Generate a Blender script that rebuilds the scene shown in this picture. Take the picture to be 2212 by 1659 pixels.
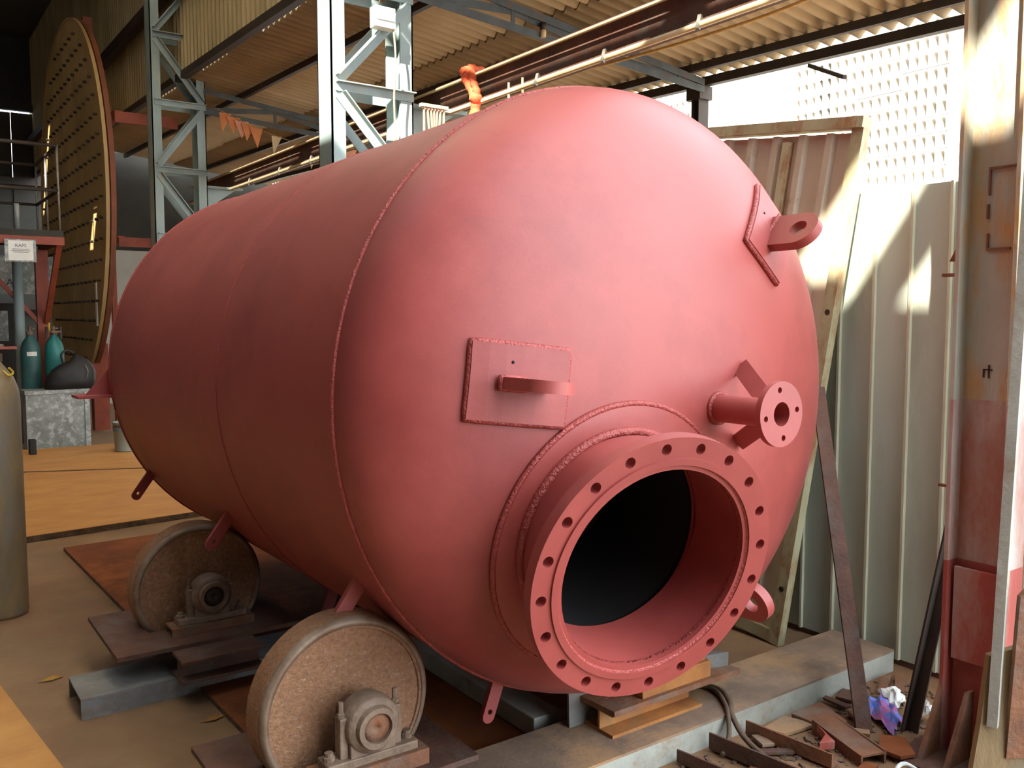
import bpy, bmesh, math, random
from mathutils import Vector, Matrix, Euler
random.seed(7)
scn = bpy.context.scene
for o in list(bpy.data.objects):
    bpy.data.objects.remove(o)
COL = scn.collection
R = math.radians

# ---------------------------------------------------------------- camera, sky, sun, exposure
cam = bpy.data.cameras.new('camera')
cam.sensor_width = 36.0
cam.lens = 1922.9 / 2212 * 36.0
cam.clip_start = 0.05
cam.clip_end = 300
cam_o = bpy.data.objects.new('camera', cam)
COL.objects.link(cam_o)
cam_o.location = (0, 0, 1.6)
cam_o.rotation_euler = (R(90 - 4.461), 0, R(-35.551))
scn.camera = cam_o

world = bpy.data.worlds.new('sky')
scn.world = world
world.use_nodes = True
wb = world.node_tree.nodes['Background']
wb.inputs[0].default_value = (0.82, 0.91, 1.0, 1)
wb.inputs[1].default_value = 1.0

sun = bpy.data.lights.new('sun', 'SUN')
sun.energy = 3.6
sun.angle = R(0.55)
sun.color = (1.0, 0.93, 0.80)
sun_o = bpy.data.objects.new('sun', sun)
COL.objects.link(sun_o)
SUN_DIR = Vector((1.0, 0.70, -1.0)).normalized()
sun_o.rotation_euler = SUN_DIR.to_track_quat('-Z', 'Y').to_euler()
sun_o.location = (-10, -7, 12)

vs = scn.view_settings
vs.view_transform = 'Standard'
vs.look = 'None'
vs.gamma = 1.0
vs.use_curve_mapping = False
vs.exposure = 2.9

# ---------------------------------------------------------------- helpers
def S(r, g, b):
    def c(u):
        u /= 255.0
        return u / 12.92 if u <= 0.04045 else ((u + 0.055) / 1.055) ** 2.4
    return (c(r), c(g), c(b), 1)

MATS = {}
def mat(name, base, dark=None, scale=6.0, rough=0.6, metal=0.0, bump=0.15, spot=None, spot_amt=0.5, spot_scale=3.0,
        detail=8.0, lo=0.35, hi=0.7, bscale=60.0, stretch=None, spec=0.5, rough2=None, sharp=0.08):
    m = bpy.data.materials.new(name)
    m.use_nodes = True
    nt = m.node_tree
    N, L = nt.nodes, nt.links
    bs = N['Principled BSDF']
    tc = N.new('ShaderNodeTexCoord')
    mp = N.new('ShaderNodeMapping')
    L.new(tc.outputs['Object'], mp.inputs['Vector'])
    oi = N.new('ShaderNodeObjectInfo')
    mul = N.new('ShaderNodeMath'); mul.operation = 'MULTIPLY'; mul.inputs[1].default_value = 40
    L.new(oi.outputs['Random'], mul.inputs[0])
    L.new(mul.outputs[0], mp.inputs['Location'])
    if stretch:
        mp.inputs['Scale'].default_value = stretch
    n1 = N.new('ShaderNodeTexNoise')
    n1.inputs['Scale'].default_value = scale
    n1.inputs['Detail'].default_value = detail
    n1.inputs['Roughness'].default_value = 0.6
    L.new(mp.outputs[0], n1.inputs['Vector'])
    rp = N.new('ShaderNodeValToRGB')
    rp.color_ramp.elements[0].position = lo
    rp.color_ramp.elements[1].position = hi
    rp.color_ramp.elements[0].color = dark or base
    rp.color_ramp.elements[1].color = base
    L.new(n1.outputs['Fac'], rp.inputs[0])
    col = rp.outputs[0]
    if spot:
        n2 = N.new('ShaderNodeTexNoise')
        n2.inputs['Scale'].default_value = spot_scale
        n2.inputs['Detail'].default_value = 10
        n2.inputs['Roughness'].default_value = 0.7
        L.new(mp.outputs[0], n2.inputs['Vector'])
        r2 = N.new('ShaderNodeValToRGB')
        t = 0.5 + (0.5 - spot_amt) * 0.5
        r2.color_ramp.elements[0].position = max(0, t - sharp)
        r2.color_ramp.elements[1].position = min(1, t + sharp)
        L.new(n2.outputs['Fac'], r2.inputs[0])
        mx = N.new('ShaderNodeMix'); mx.data_type = 'RGBA'
        L.new(r2.outputs[0], mx.inputs['Factor'])
        L.new(col, mx.inputs['A'])
        mx.inputs['B'].default_value = spot
        col = mx.outputs['Result']
    L.new(col, bs.inputs['Base Color'])
    bs.inputs['Roughness'].default_value = rough
    if rough2 is not None:
        mr = N.new('ShaderNodeMapRange')
        mr.inputs['From Min'].default_value = 0.3
        mr.inputs['From Max'].default_value = 0.7
        mr.inputs['To Min'].default_value = rough
        mr.inputs['To Max'].default_value = rough2
        L.new(n1.outputs['Fac'], mr.inputs['Value'])
        L.new(mr.outputs[0], bs.inputs['Roughness'])
    bs.inputs['Metallic'].default_value = metal
    bs.inputs['Specular IOR Level'].default_value = spec
    if bump:
        n3 = N.new('ShaderNodeTexNoise')
        n3.inputs['Scale'].default_value = bscale
        n3.inputs['Detail'].default_value = 4
        L.new(mp.outputs[0], n3.inputs['Vector'])
        bp = N.new('ShaderNodeBump')
        bp.inputs['Strength'].default_value = bump
        bp.inputs['Distance'].default_value = 0.01
        L.new(n3.outputs['Fac'], bp.inputs['Height'])
        L.new(bp.outputs[0], bs.inputs['Normal'])
    MATS[name] = m
    return m

M = {}
M['tank'] = mat('red_oxide_primer', S(170, 76, 68), S(156, 64, 58), 1.1, 0.44, 0, 0.03, detail=3, lo=0.3, hi=0.7, rough2=0.56, bscale=140, spec=0.65,
                spot=S(138, 52, 48), spot_amt=0.40, spot_scale=0.8, sharp=0.11)
M['weld'] = mat('painted_weld', S(176, 78, 70), S(156, 62, 56), 60, 0.42, 0, 0.8, bscale=120)
M['hole_shade'] = mat('near_black_shade', S(12, 10, 9), S(8, 7, 7), 3, 0.75, 0, 0.1)  # near-black colour standing for shade in the manway and vent holes
M['roller'] = mat('rusty_roller', S(160, 116, 82), S(126, 88, 60), 70, 0.6, 0.0, 0.5, spot=S(172, 150, 128), spot_amt=0.24, spot_scale=60, bscale=160, sharp=0.05)
M['rim'] = mat('worn_steel_rim', S(150, 130, 110), S(110, 84, 64), 8, 0.5, 0.25, 0.2)
M['bearing'] = mat('grimy_bearing', S(140, 118, 98), S(104, 84, 68), 14, 0.6, 0.1, 0.4)
M['rust'] = mat('rusted_steel', S(140, 92, 60), S(104, 68, 48), 9, 0.75, 0.0, 0.4, spot=S(118, 100, 86), spot_amt=0.35, spot_scale=5)
M['rust_dark'] = mat('dark_rust', S(104, 68, 50), S(76, 50, 40), 8, 0.75, 0, 0.4, spot=S(92, 76, 66), spot_amt=0.35, spot_scale=6)
M['rust_orange'] = mat('orange_rust', S(186, 124, 62), S(150, 94, 48), 7, 0.75, 0, 0.3, spot=S(150, 112, 70), spot_amt=0.4, spot_scale=4)
M['grey_channel'] = mat('blue_grey_channel', S(134, 134, 130), S(110, 108, 104), 7, 0.6, 0.1, 0.2, spot=S(118, 92, 72), spot_amt=0.32, spot_scale=5)
M['pale_beam'] = mat('pale_grey_beam', S(176, 178, 166), S(150, 150, 138), 5, 0.65, 0, 0.2, spot=S(140, 116, 92), spot_amt=0.25, spot_scale=4)
M['dusty_top'] = mat('dusty_brown_top', S(150, 126, 104), S(118, 98, 82), 6, 0.85, 0, 0.3, spot=S(166, 130, 92), spot_amt=0.4, spot_scale=3)
M['floor'] = mat('stained_concrete', S(146, 114, 80), S(116, 90, 64), 1.6, 0.8, 0, 0.25, spot=S(124, 90, 62), spot_amt=0.4, spot_scale=0.9, bscale=90)
M['board'] = mat('rusty_board', S(196, 142, 78), S(176, 120, 62), 2.4, 0.8, 0, 0.2, stretch=(1, 1.8, 1), spot=S(176, 122, 66), spot_amt=0.3, spot_scale=2.0)
M['board_edge'] = mat('board_edge', S(120, 96, 74), S(70, 58, 46), 14, 0.85, 0, 0.5)
M['plate_red'] = mat('red_brown_plate', S(140, 82, 50), S(108, 64, 42), 3, 0.95, 0, 0.3, spec=0.1, spot=S(160, 96, 52), spot_amt=0.3, spot_scale=2)
M['col_paint'] = mat('blue_grey_paint', S(146, 162, 160), S(126, 142, 140), 4, 0.55, 0, 0.1, spot=S(160, 140, 104), spot_amt=0.22, spot_scale=5, stretch=(1, 1, 0.35))
M['col_rusty'] = mat('worn_grey_green_paint', S(184, 186, 172), S(160, 158, 144), 5, 0.65, 0, 0.4, spot=S(186, 142, 84), spot_amt=0.42, spot_scale=6, stretch=(1, 1, 0.3))
M['red_steel'] = mat('red_primer_steel', S(152, 70, 44), S(126, 56, 36), 5, 0.6, 0, 0.15)
M['col_red'] = mat('worn_red_primer', S(172, 84, 72), S(146, 68, 60), 4, 0.55, 0, 0.25, spot=S(160, 140, 130), spot_amt=0.26, spot_scale=4, stretch=(1, 1, 0.4))
M['col_worn'] = mat('scraped_grey_red_paint', S(190, 182, 174), S(160, 140, 130), 6, 0.6, 0, 0.4, spot=S(160, 96, 78), spot_amt=0.5, spot_scale=4, stretch=(1, 1, 0.35), sharp=0.12)
M['asbestos'] = mat('stained_asbestos', S(178, 158, 126), S(162, 140, 108), 1.5, 0.9, 0, 0.1, spot=S(156, 130, 96), spot_amt=0.3, spot_scale=0.8, sharp=0.2)
M['truss'] = mat('truss_grey_paint', S(80, 88, 88), S(58, 62, 62), 5, 0.6, 0, 0.1, spot=S(90, 70, 52), spot_amt=0.3, spot_scale=6)
M['dark_paint'] = mat('dark_brown_steel', S(58, 44, 34), S(40, 32, 26), 6, 0.6, 0, 0.1)
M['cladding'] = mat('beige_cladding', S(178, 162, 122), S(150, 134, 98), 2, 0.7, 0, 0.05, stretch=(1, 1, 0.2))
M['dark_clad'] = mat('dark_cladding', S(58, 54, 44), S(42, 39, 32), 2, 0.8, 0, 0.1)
M['fence'] = mat('grey_green_sheet', S(192, 202, 188), S(176, 184, 170), 1.4, 0.5, 0.0, 0.05, spot=S(150, 146, 124), spot_amt=0.24, spot_scale=2, stretch=(1, 1, 0.3), sharp=0.15)
M['rib'] = mat('pale_seam', S(208, 206, 180), S(186, 182, 156), 3, 0.5, 0, 0.05)
M['leaf_sheet'] = mat('beige_leaf_sheet', S(198, 190, 168), S(178, 168, 144), 2, 0.55, 0, 0.05, spot=S(140, 104, 70), spot_amt=0.18, spot_scale=3)
M['frame_pale'] = mat('pale_rusty_frame', S(186, 184, 150), S(160, 152, 116), 5, 0.65, 0, 0.3, spot=S(150, 98, 54), spot_amt=0.34, spot_scale=6, stretch=(1, 1, 0.5))
M['white_wall'] = mat('white_washed_block', S(228, 224, 216), S(212, 206, 196), 6, 0.9, 0, 0.2)
M['slot_shade'] = mat('painted_slot_shade', S(70, 66, 62), S(56, 52, 48), 6, 0.9, 0, 0.1)  # dark colour standing for the shade inside the block slots
M['pipe_pale'] = mat('cream_conduit', S(210, 190, 150), S(190, 166, 122), 6, 0.5, 0, 0.05)
M['disc'] = mat('big_plate_tan', S(178, 146, 92), S(156, 124, 76), 1.2, 0.6, 0, 0.05, spot=S(186, 152, 100), spot_amt=0.3, spot_scale=0.8)
M['disc_rim'] = mat('rust_red_rim', S(136, 76, 44), S(110, 60, 36), 3, 0.7, 0, 0.1)
M['galv'] = mat('galvanised_sheet', S(150, 154, 150), S(122, 126, 122), 9, 0.55, 0.15, 0.15, spot=S(178, 182, 178), spot_amt=0.4, spot_scale=14, sharp=0.05)
M['teal'] = mat('teal_cylinder', S(42, 128, 124), S(34, 104, 102), 4, 0.45, 0, 0.05)
M['teal_dull'] = mat('dull_teal_cylinder', S(50, 96, 94), S(42, 78, 76), 4, 0.5, 0, 0.05)
M['cyl'] = mat('weathered_cylinder', S(150, 126, 86), S(116, 96, 66), 5, 0.6, 0, 0.3, spot=S(120, 108, 90), spot_amt=0.4, spot_scale=7, stretch=(1, 1, 0.4))
M['bag'] = mat('black_nylon', S(38, 36, 36), S(24, 23, 24), 6, 0.6, 0, 0.4, bscale=14)
M['bucket'] = mat('grey_green_pail', S(150, 158, 146), S(130, 138, 128), 4, 0.4, 0.1, 0.05)
M['paper'] = mat('white_paper', S(226, 226, 220), S(214, 214, 208), 6, 0.8, 0, 0.0)
M['ink'] = mat('grey_ink', S(110, 112, 116), None, 6, 0.8, 0, 0.0)
M['cable'] = mat('dusty_cable', S(104, 84, 66), S(84, 66, 52), 10, 0.75, 0, 0.2)
M['rope'] = mat('yellow_rope', S(206, 160, 88), S(180, 132, 70), 20, 0.8, 0, 0.3)
M['cloth'] = mat('orange_cloth', S(232, 104, 62), S(206, 84, 48), 10, 0.85, 0, 0.4)
M['flag_orange'] = mat('orange_flag', S(214, 136, 82), S(196, 118, 70), 6, 0.8, 0, 0.0)
M['flag_cream'] = mat('cream_flag', S(206, 184, 146), S(190, 166, 128), 6, 0.8, 0, 0.0)
M['flag_pink'] = mat('pink_flag', S(222, 158, 126), S(204, 140, 110), 6, 0.8, 0, 0.0)
M['packet'] = mat('printed_packet', S(50, 96, 200), S(110, 140, 210), 12, 0.35, 0, 0.3, spot=S(206, 64, 60), spot_amt=0.42, spot_scale=16, bscale=30)
M['yellow'] = mat('yellow_plastic', S(206, 168, 40), S(180, 140, 30), 8, 0.5, 0, 0.1)
M['leafy'] = mat('dry_leaf', S(170, 126, 46), S(140, 90, 40), 10, 0.8, 0, 0.1)
M['chrome'] = mat('dull_steel_tube', S(150, 148, 142), S(120, 112, 100), 8, 0.45, 0.5, 0.05)
M['ground'] = mat('dusty_debris', S(120, 96, 78), S(86, 68, 56), 7, 0.9, 0, 0.9, bscale=40)

tb = M['tank'].node_tree.nodes['Principled BSDF']
tb.inputs['Sheen Weight'].default_value = 0.04
tb.inputs['Sheen Roughness'].default_value = 0.45
tb.inputs['Sheen Tint'].default_value = (1.0, 0.86, 0.86, 1)     # tinted sheen imitates the pale veil of light on the primer
def translucent(name, c):
    m = bpy.data.materials.new(name); m.use_nodes = True
    nt = m.node_tree; nt.nodes.clear()
    out = nt.nodes.new('ShaderNodeOutputMaterial'); tr = nt.nodes.new('ShaderNodeBsdfTranslucent'); df = nt.nodes.new('ShaderNodeBsdfDiffuse')
    mx = nt.nodes.new('ShaderNodeMixShader'); mx.inputs[0].default_value = 0.4
    tr.inputs[0].default_value = c; df.inputs[0].default_value = c
    nt.links.new(tr.outputs[0], mx.inputs[1]); nt.links.new(df.outputs[0], mx.inputs[2]); nt.links.new(mx.outputs[0], out.inputs[0])
    return m
M['fill_sheet'] = translucent('light_fill_sheet', (0.92, 0.84, 0.71, 1))  # for the roof sheets added as soft fill light
OFF = {}
class MB:
    def __init__(self):
        self.v = []; self.f = []; self.s = []
    def add(self, vs_, fs, smooth=False):
        b = len(self.v)
        self.v += [Vector(p) for p in vs_]
        for q in fs:
            self.f.append([b + i for i in q]); self.s.append(smooth)
        return self
    def box(self, x0, x1, y0, y1, z0, z1, mx=None):
        P = [Vector((x, y, z)) for z in (z0, z1) for y in (y0, y1) for x in (x0, x1)]
        if mx is not None: P = [mx @ p for p in P]
        return self.add(P, [(0, 2, 3, 1), (4, 5, 7, 6), (0, 1, 5, 4), (2, 6, 7, 3), (0, 4, 6, 2), (1, 3, 7, 5)])
    def bar(self, a, b, w, h, up=(0, 0, 1)):
        a = Vector(a); b = Vector(b); d = (b - a).normalized(); up = Vector(up)
        s = d.cross(up)
        if s.length < 1e-4: s = d.cross(Vector((1, 0, 0)))
        s.normalize(); u = s.cross(d).normalized()
        P = []
        for c in (a, b):
            for su in (-1, 1):
                for ss in (-1, 1):
                    P.append(c + s * (ss * w / 2) + u * (su * h / 2))
        return self.add(P, [(0, 1, 3, 2), (4, 6, 7, 5), (0, 4, 5, 1), (2, 3, 7, 6), (0, 2, 6, 4), (1, 5, 7, 3)])
    def prism(self, poly, ext):
        ext = Vector(ext); n = len(poly); P = [Vector(p) for p in poly]; Q = [p + ext for p in P]
        fs = [tuple(range(n))[::-1], tuple(range(n, 2 * n))]
        fs += [(i, (i + 1) % n, n + (i + 1) % n, n + i) for i in range(n)]
        return self.add(P + Q, fs)
    def frame(self, ax):
        ax = Vector(ax).normalized()
        t = Vector((0, 0, 1)) if abs(ax.z) < 0.9 else Vector((1, 0, 0))
        u = ax.cross(t).normalized(); return ax, u, ax.cross(u).normalized()
    def lathe(self, prof, org, ax, n=32, closed=True, smooth=True, caps=True):
        """prof: list of (radius, height along ax)"""
        ax, u, w = self.frame(ax); org = Vector(org)
        P = []; m = len(prof)
        for r, h in prof:
            for i in range(n):
                a = 2 * math.pi * i / n
                P.append(org + ax * h + (u * math.cos(a) + w * math.sin(a)) * r)
        fs = []
        for j in range(m - 1):
            for i in range(n):
                k = (i + 1) % n
                fs.append((j * n + i, j * n + k, (j + 1) * n + k, (j + 1) * n + i))
        self.add(P, fs, smooth)
        if caps and prof[0][0] > 1e-5: self.add(P[:n], [tuple(range(n))[::-1]])
        if caps and prof[-1][0] > 1e-5: self.add(P[-n:], [tuple(range(n))])
        return self
    def ring(self, prof, org, ax, n=48, smooth=False):
        """closed profile loop revolved"""
        return self.lathe(list(prof) + [prof[0]], org, ax, n, smooth=smooth, caps=False)
    def cyl(self, a, b, r, n=20, r2=None, smooth=True):
        a = Vector(a); b = Vector(b)
        return self.lathe([(r, 0), (r if r2 is None else r2, (b - a).length)], a, b - a, n, smooth=smooth)
    def tube(self, pts, r, n=8, closed=False):
        pts = [Vector(p) for p in pts]; m = len(pts); P = []
        prev = None
        for i, p in enumerate(pts):
            if closed: d = pts[(i + 1) % m] - pts[i - 1]
            else: d = pts[min(i + 1, m - 1)] - pts[max(i - 1, 0)]
            d.normalize()
            if prev is None:
                t = Vector((0, 0, 1)) if abs(d.z) < 0.9 else Vector((1, 0, 0))
                u = d.cross(t).normalized()
            else:
                u = (prev - d * prev.dot(d)).normalized()
            prev = u; w = d.cross(u)
            rr = r[i] if isinstance(r, (list, tuple)) else r
            for k in range(n):
                a = 2 * math.pi * k / n
                P.append(p + (u * math.cos(a) + w * math.sin(a)) * rr)
        fs = []
        for i in range(m if closed else m - 1):
            j = (i + 1) % m
            for k in range(n):
                l = (k + 1) % n
                fs.append((i * n + k, i * n + l, j * n + l, j * n + k))
        self.add(P, fs, True)
        if not closed:
            self.add(P[:n], [tuple(range(n))[::-1]]); self.add(P[-n:], [tuple(range(n))])
        return self
    def mesh(self, name, c):
        me = bpy.data.meshes.new(name)
        me.from_pydata([tuple(p - c) for p in self.v], [], self.f)
        for p, s in zip(me.polygons, self.s): p.use_smooth = s
        bm = bmesh.new(); bm.from_mesh(me)
        bmesh.ops.remove_doubles(bm, verts=bm.verts, dist=1e-5)
        bmesh.ops.recalc_face_normals(bm, faces=bm.faces)
        bm.to_mesh(me); bm.free(); me.update()
        return me
    def build(self, name, m, parent=None, bevel=0.0, base=True):
        lo = Vector([min(p[i] for p in self.v) for i in range(3)])
        hi = Vector([max(p[i] for p in self.v) for i in range(3)])
        c = (lo + hi) / 2
        if base: c.z = lo.z
        o = bpy.data.objects.new(name, self.mesh(name, c))
        o.data.materials.append(M[m] if isinstance(m, str) else m)
        COL.objects.link(o)
        if parent is not None:
            o.parent = parent; o.location = c - OFF.get(parent.name, Vector())
        else:
            o.location = c
        OFF[o.name] = c
        if bevel:
            b = o.modifiers.new('bevel', 'BEVEL'); b.width = bevel; b.segments = 2; b.limit_method = 'ANGLE'
        return o

def thing(name, label, cat, loc=(0, 0, 0), rot=(0, 0, 0), group=None):
    """an Empty at the thing's base; its parts are built in the Empty's own frame"""
    o = bpy.data.objects.new(name, None); COL.objects.link(o)
    o.empty_display_size = 0.1
    o.location = loc; o.rotation_euler = rot
    o['label'] = label; o['category'] = cat
    if group: o['group'] = group
    OFF[o.name] = Vector()
    return o
def wthing(name, label, cat, loc, group=None):
    """an Empty whose parts are given in world coordinates"""
    o = thing(name, label, cat, loc, (0, 0, 0), group)
    OFF[o.name] = Vector(loc)
    return o
def tag(o, label, cat, group=None):
    o['label'] = label; o['category'] = cat
    if group: o['group'] = group
    return o
def struct(o, label=None):
    o['kind'] = 'structure'
    if label: o['label'] = label
    return o
def sempty(name, loc=(0, 0, 0)):
    o = bpy.data.objects.new(name, None); COL.objects.link(o); o.location = loc
    o['kind'] = 'structure'; OFF[o.name] = Vector(loc)
    return o
def part_copy(src, parent, delta):
    c = src.copy(); COL.objects.link(c); c.parent = parent
    c.location = src.location + Vector(delta)
    return c
def cut(o, cutter):
    """boolean difference applied at once; the cutter is not kept"""
    me = bpy.data.meshes.new('cut'); me.from_pydata([tuple(p) for p in cutter.v], [], cutter.f)
    bm = bmesh.new(); bm.from_mesh(me)
    bmesh.ops.remove_doubles(bm, verts=bm.verts, dist=1e-5)
    bmesh.ops.recalc_face_normals(bm, faces=bm.faces); bm.to_mesh(me); bm.free()
    k = bpy.data.objects.new('cut', me); COL.objects.link(k)
    k.parent = o.parent
    k.location = Vector() - (OFF.get(o.parent.name, Vector()) if o.parent else Vector())
    b = o.modifiers.new('cut', 'BOOLEAN'); b.operation = 'DIFFERENCE'; b.object = k; b.solver = 'EXACT'
    dg = bpy.context.evaluated_depsgraph_get(); dg.update()
    nm = bpy.data.meshes.new_from_object(o.evaluated_get(dg))
    o.modifiers.remove(b); old = o.data; o.data = nm; nm.name = old.name
    bpy.data.objects.remove(k); bpy.data.meshes.remove(me)

# openings of the unseen high bay roof and front, shaped to steer the light
FR = [(-7.0, -3.3), (-2.86, -2.55), (-2.2, -1.95)]
SLOT_LANES = [(-2.65, -2.35, FR + [(-1.6, 24.0)]),
              (-2.35, -1.02, FR + [(-1.6, 1.9), (3.9, 13.5), (13.68, 24.0)]),
              (-1.02, -0.90, FR + [(-1.6, -0.3), (8.4, 24.0)]),
              (-0.90, -0.80, [(-7.0, 24.0)]),
              (-0.80, -0.69, FR + [(-1.6, -0.3), (8.4, 24.0)]),
              (-0.69, -0.35, [(-7.0, 24.0)])]
ROOF_Y0 = 0
SKY_X0 = 1.0
FRONT_X = 2
FILL_LEFT = (-4.2, -3.7, 4, 19)      # unseen translucent sheets added to brighten the tank shell and disc
FILL_TOP = (0.3, 3.0, 2, 10)  # second added run, lights the shell from overhead

# ---------------------------------------------------------------- ground and building shell
struct(MB().box(-14, 16, -16, 34, -0.3, 0.0).build('floor', 'floor', base=False), 'brown stained concrete workshop floor')

# high bay over the tank: dark far and left walls, roof with gaps added to shape the sun patches
HB_X0, HB_X1, HB_Z = -8.0, 3.3, 8.0
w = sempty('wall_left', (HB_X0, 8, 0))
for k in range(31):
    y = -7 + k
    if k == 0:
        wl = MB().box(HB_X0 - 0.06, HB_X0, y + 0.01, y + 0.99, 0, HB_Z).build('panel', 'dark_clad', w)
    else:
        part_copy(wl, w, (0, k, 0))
w = sempty('wall_front', (-4, -7, 0))  # unseen; closed this far to cut front light on the tank's left
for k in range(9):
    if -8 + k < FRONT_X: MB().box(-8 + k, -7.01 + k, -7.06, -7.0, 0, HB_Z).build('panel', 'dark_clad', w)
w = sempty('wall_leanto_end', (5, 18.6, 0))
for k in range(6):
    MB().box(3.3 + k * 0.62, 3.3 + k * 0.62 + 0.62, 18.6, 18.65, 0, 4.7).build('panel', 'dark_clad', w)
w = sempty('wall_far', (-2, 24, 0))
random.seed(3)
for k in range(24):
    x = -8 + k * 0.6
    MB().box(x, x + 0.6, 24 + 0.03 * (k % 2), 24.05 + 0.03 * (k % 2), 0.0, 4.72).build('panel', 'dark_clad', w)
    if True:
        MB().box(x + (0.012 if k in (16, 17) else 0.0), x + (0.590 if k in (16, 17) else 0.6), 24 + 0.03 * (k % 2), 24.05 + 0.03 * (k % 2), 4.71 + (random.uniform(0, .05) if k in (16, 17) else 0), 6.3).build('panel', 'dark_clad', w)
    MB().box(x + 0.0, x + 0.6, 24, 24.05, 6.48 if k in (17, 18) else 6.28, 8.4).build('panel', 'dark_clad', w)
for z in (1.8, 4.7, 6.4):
    MB().box(-8, 6.4, 23.8, 23.95, z - 0.08, z + 0.08).build('girt', 'dark_paint', w)

# roof of the high bay
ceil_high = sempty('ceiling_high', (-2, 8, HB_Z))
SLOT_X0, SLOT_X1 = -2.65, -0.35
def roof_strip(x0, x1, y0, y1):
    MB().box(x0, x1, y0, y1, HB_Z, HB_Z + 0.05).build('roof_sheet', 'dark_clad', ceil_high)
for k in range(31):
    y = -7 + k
    if FILL_LEFT[2] <= y < FILL_LEFT[3]:
        roof_strip(HB_X0, FILL_LEFT[0], y, y + 0.995); roof_strip(FILL_LEFT[1], SLOT_X0 if y != 9 else -3.2, y, y + 0.995)
        if y == 9: roof_strip(-3.2, SLOT_X0, y + 0.22, y + 0.995)      # gap added so that sun falls on the studded disc
        MB().box(FILL_LEFT[0], FILL_LEFT[1], y, y + 0.995, HB_Z + 0.02, HB_Z + 0.026).build('light_fill_sheet', 'fill_sheet', ceil_high)
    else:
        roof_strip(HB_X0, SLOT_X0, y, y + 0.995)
    if FILL_TOP[2] <= y < FILL_TOP[3]:
        roof_strip(SLOT_X1, FILL_TOP[0], y, y + 0.995); roof_strip(FILL_TOP[1], HB_X1 + 0.3, y, y + 0.995)
        MB().box(FILL_TOP[0], FILL_TOP[1], y, y + 0.995, HB_Z + 0.02, HB_Z + 0.026).build('light_fill_sheet', 'fill_sheet', ceil_high)
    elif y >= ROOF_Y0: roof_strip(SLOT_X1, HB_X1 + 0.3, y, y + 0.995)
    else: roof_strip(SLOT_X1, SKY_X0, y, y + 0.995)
# unseen strips and gaps shaped to throw sun on the columns, beam and fence
for x0, x1, closed in SLOT_LANES:
    for y0, y1 in closed:
        roof_strip(x0, x1, y0, y1)
for y in (-5.0, 0.6, 6.2, 11.6, 17.0):
    MB().box(HB_X0, HB_X1, y - 0.06, y + 0.06, HB_Z - 0.35, HB_Z - 0.01).build('rafter', 'dark_paint', ceil_high)

# cladding of the high bay above the lean-to roof
w = sempty('wall_upper_right', (3.27, 8, 4.4))
clad = None
def clad_panel(y):
    mb = MB(); n = 7; pts = []
    for i in range(n):
        a = y + i * 0.14
        pts += [(a, 0.0), (a + 0.085, 0.0), (a + 0.1, 0.025), (a + 0.125, 0.025)]
    pts.append((y + n * 0.14, 0.0))
    P = []
    for z in (4.31, 8.0):
        P += [(3.26 - d, yy, z) for yy, d in pts] + [(3.27, yy, z) for yy, d in pts]
    m = len(pts); fs = []
    for i in range(m - 1):
        fs.append((i, i + 1, 2 * m + i + 1, 2 * m + i)); fs.append((m + i, 3 * m + i, 3 * m + i + 1, m + i + 1))
    return mb.add(P, fs)
for k in range(23):
    y = 1.8 + k * 0.98
    if k == 0: clad = clad_panel(y).build('panel', 'cladding', w)
    else: part_copy(clad, w, (0, k * 0.98, 0.026 * 0.98 * k))
MB().bar((3.26, 1.7, 4.48 + 0.026 * (1.7 - 8.5)), (3.26, 24, 4.48 + 0.026 * (24 - 8.5)), 0.08, 0.09).build('edge_beam', 'dark_paint', w)
MB().box(3.10, 3.22, 1.7, 24, 5.55, 5.70).build('girt', 'dark_paint', w)

# lean-to roof: corrugated asbestos sheets falling towards +X
TY = 0.028      # the lean-to also rises slightly along its length
def zr(x, y): return 4.43 - 0.118 * (x - 3.4) + TY * (y - 8.5)
ceil = sempty('ceiling', (5, 9, 4.3))
PITCH, AMP = 0.146, 0.03
def corr_sheet(x0, x1, y0, ncorr, dz):
    mb = MB(); seg = 8; n = ncorr * seg + 1; P = []
    for t in (0.0, 0.007):
        for x in (x0, x1):
            for i in range(n):
                y = y0 + i * PITCH / seg
                P.append((x, y, zr(x, y) + dz + AMP * math.sin(2 * math.pi * i / seg) + t))
    fs = []
    for i in range(n - 1):
        fs.append((i, n + i, n + i + 1, i + 1)); fs.append((2 * n + i, 2 * n + i + 1, 3 * n + i + 1, 3 * n + i))
        fs.append((i, i + 1, 2 * n + i + 1, 2 * n + i)); fs.append((n + i, 3 * n + i, 3 * n + i + 1, n + i + 1))
    fs += [(0, 2 * n, 3 * n, n), (n - 1, 2 * n - 1, 4 * n - 1, 3 * n - 1)]
    return mb.add(P, fs, True)
SW = 7 * PITCH
lo_s = corr_sheet(4.95, 6.87, 3.0, 7, 0.03).build('roof_sheet', 'asbestos', ceil)
hi_s = corr_sheet(3.34, 5.10, 3.0, 7, 0.045).build('roof_sheet', 'asbestos', ceil)
random.seed(11)
for k in range(1, 15):
    dz = 0.006 * (k % 2)
    part_copy(lo_s, ceil, (random.uniform(-.03, .03), k * SW - 0.002 * k, dz + TY * k * SW))
    part_copy(hi_s, ceil, (random.uniform(-.05, .05), k * SW - 0.002 * k, dz + TY * k * SW))
for x in (4.0, 5.35, 6.52):
    MB().bar((x, 3.0, zr(x, 3.0) - 0.036), (x, 18.2, zr(x, 18.2) - 0.036), 0.05, 0.07).build('purlin', 'dark_paint', ceil)
# gutter beam under the eave
struct(MB().bar((6.84, 3.0, 3.80), (6.84, 11.7, 4.09), 0.08, 0.085).build('trim_1', 'dark_paint', base=False), 'dark gutter beam under the eave')

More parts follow.
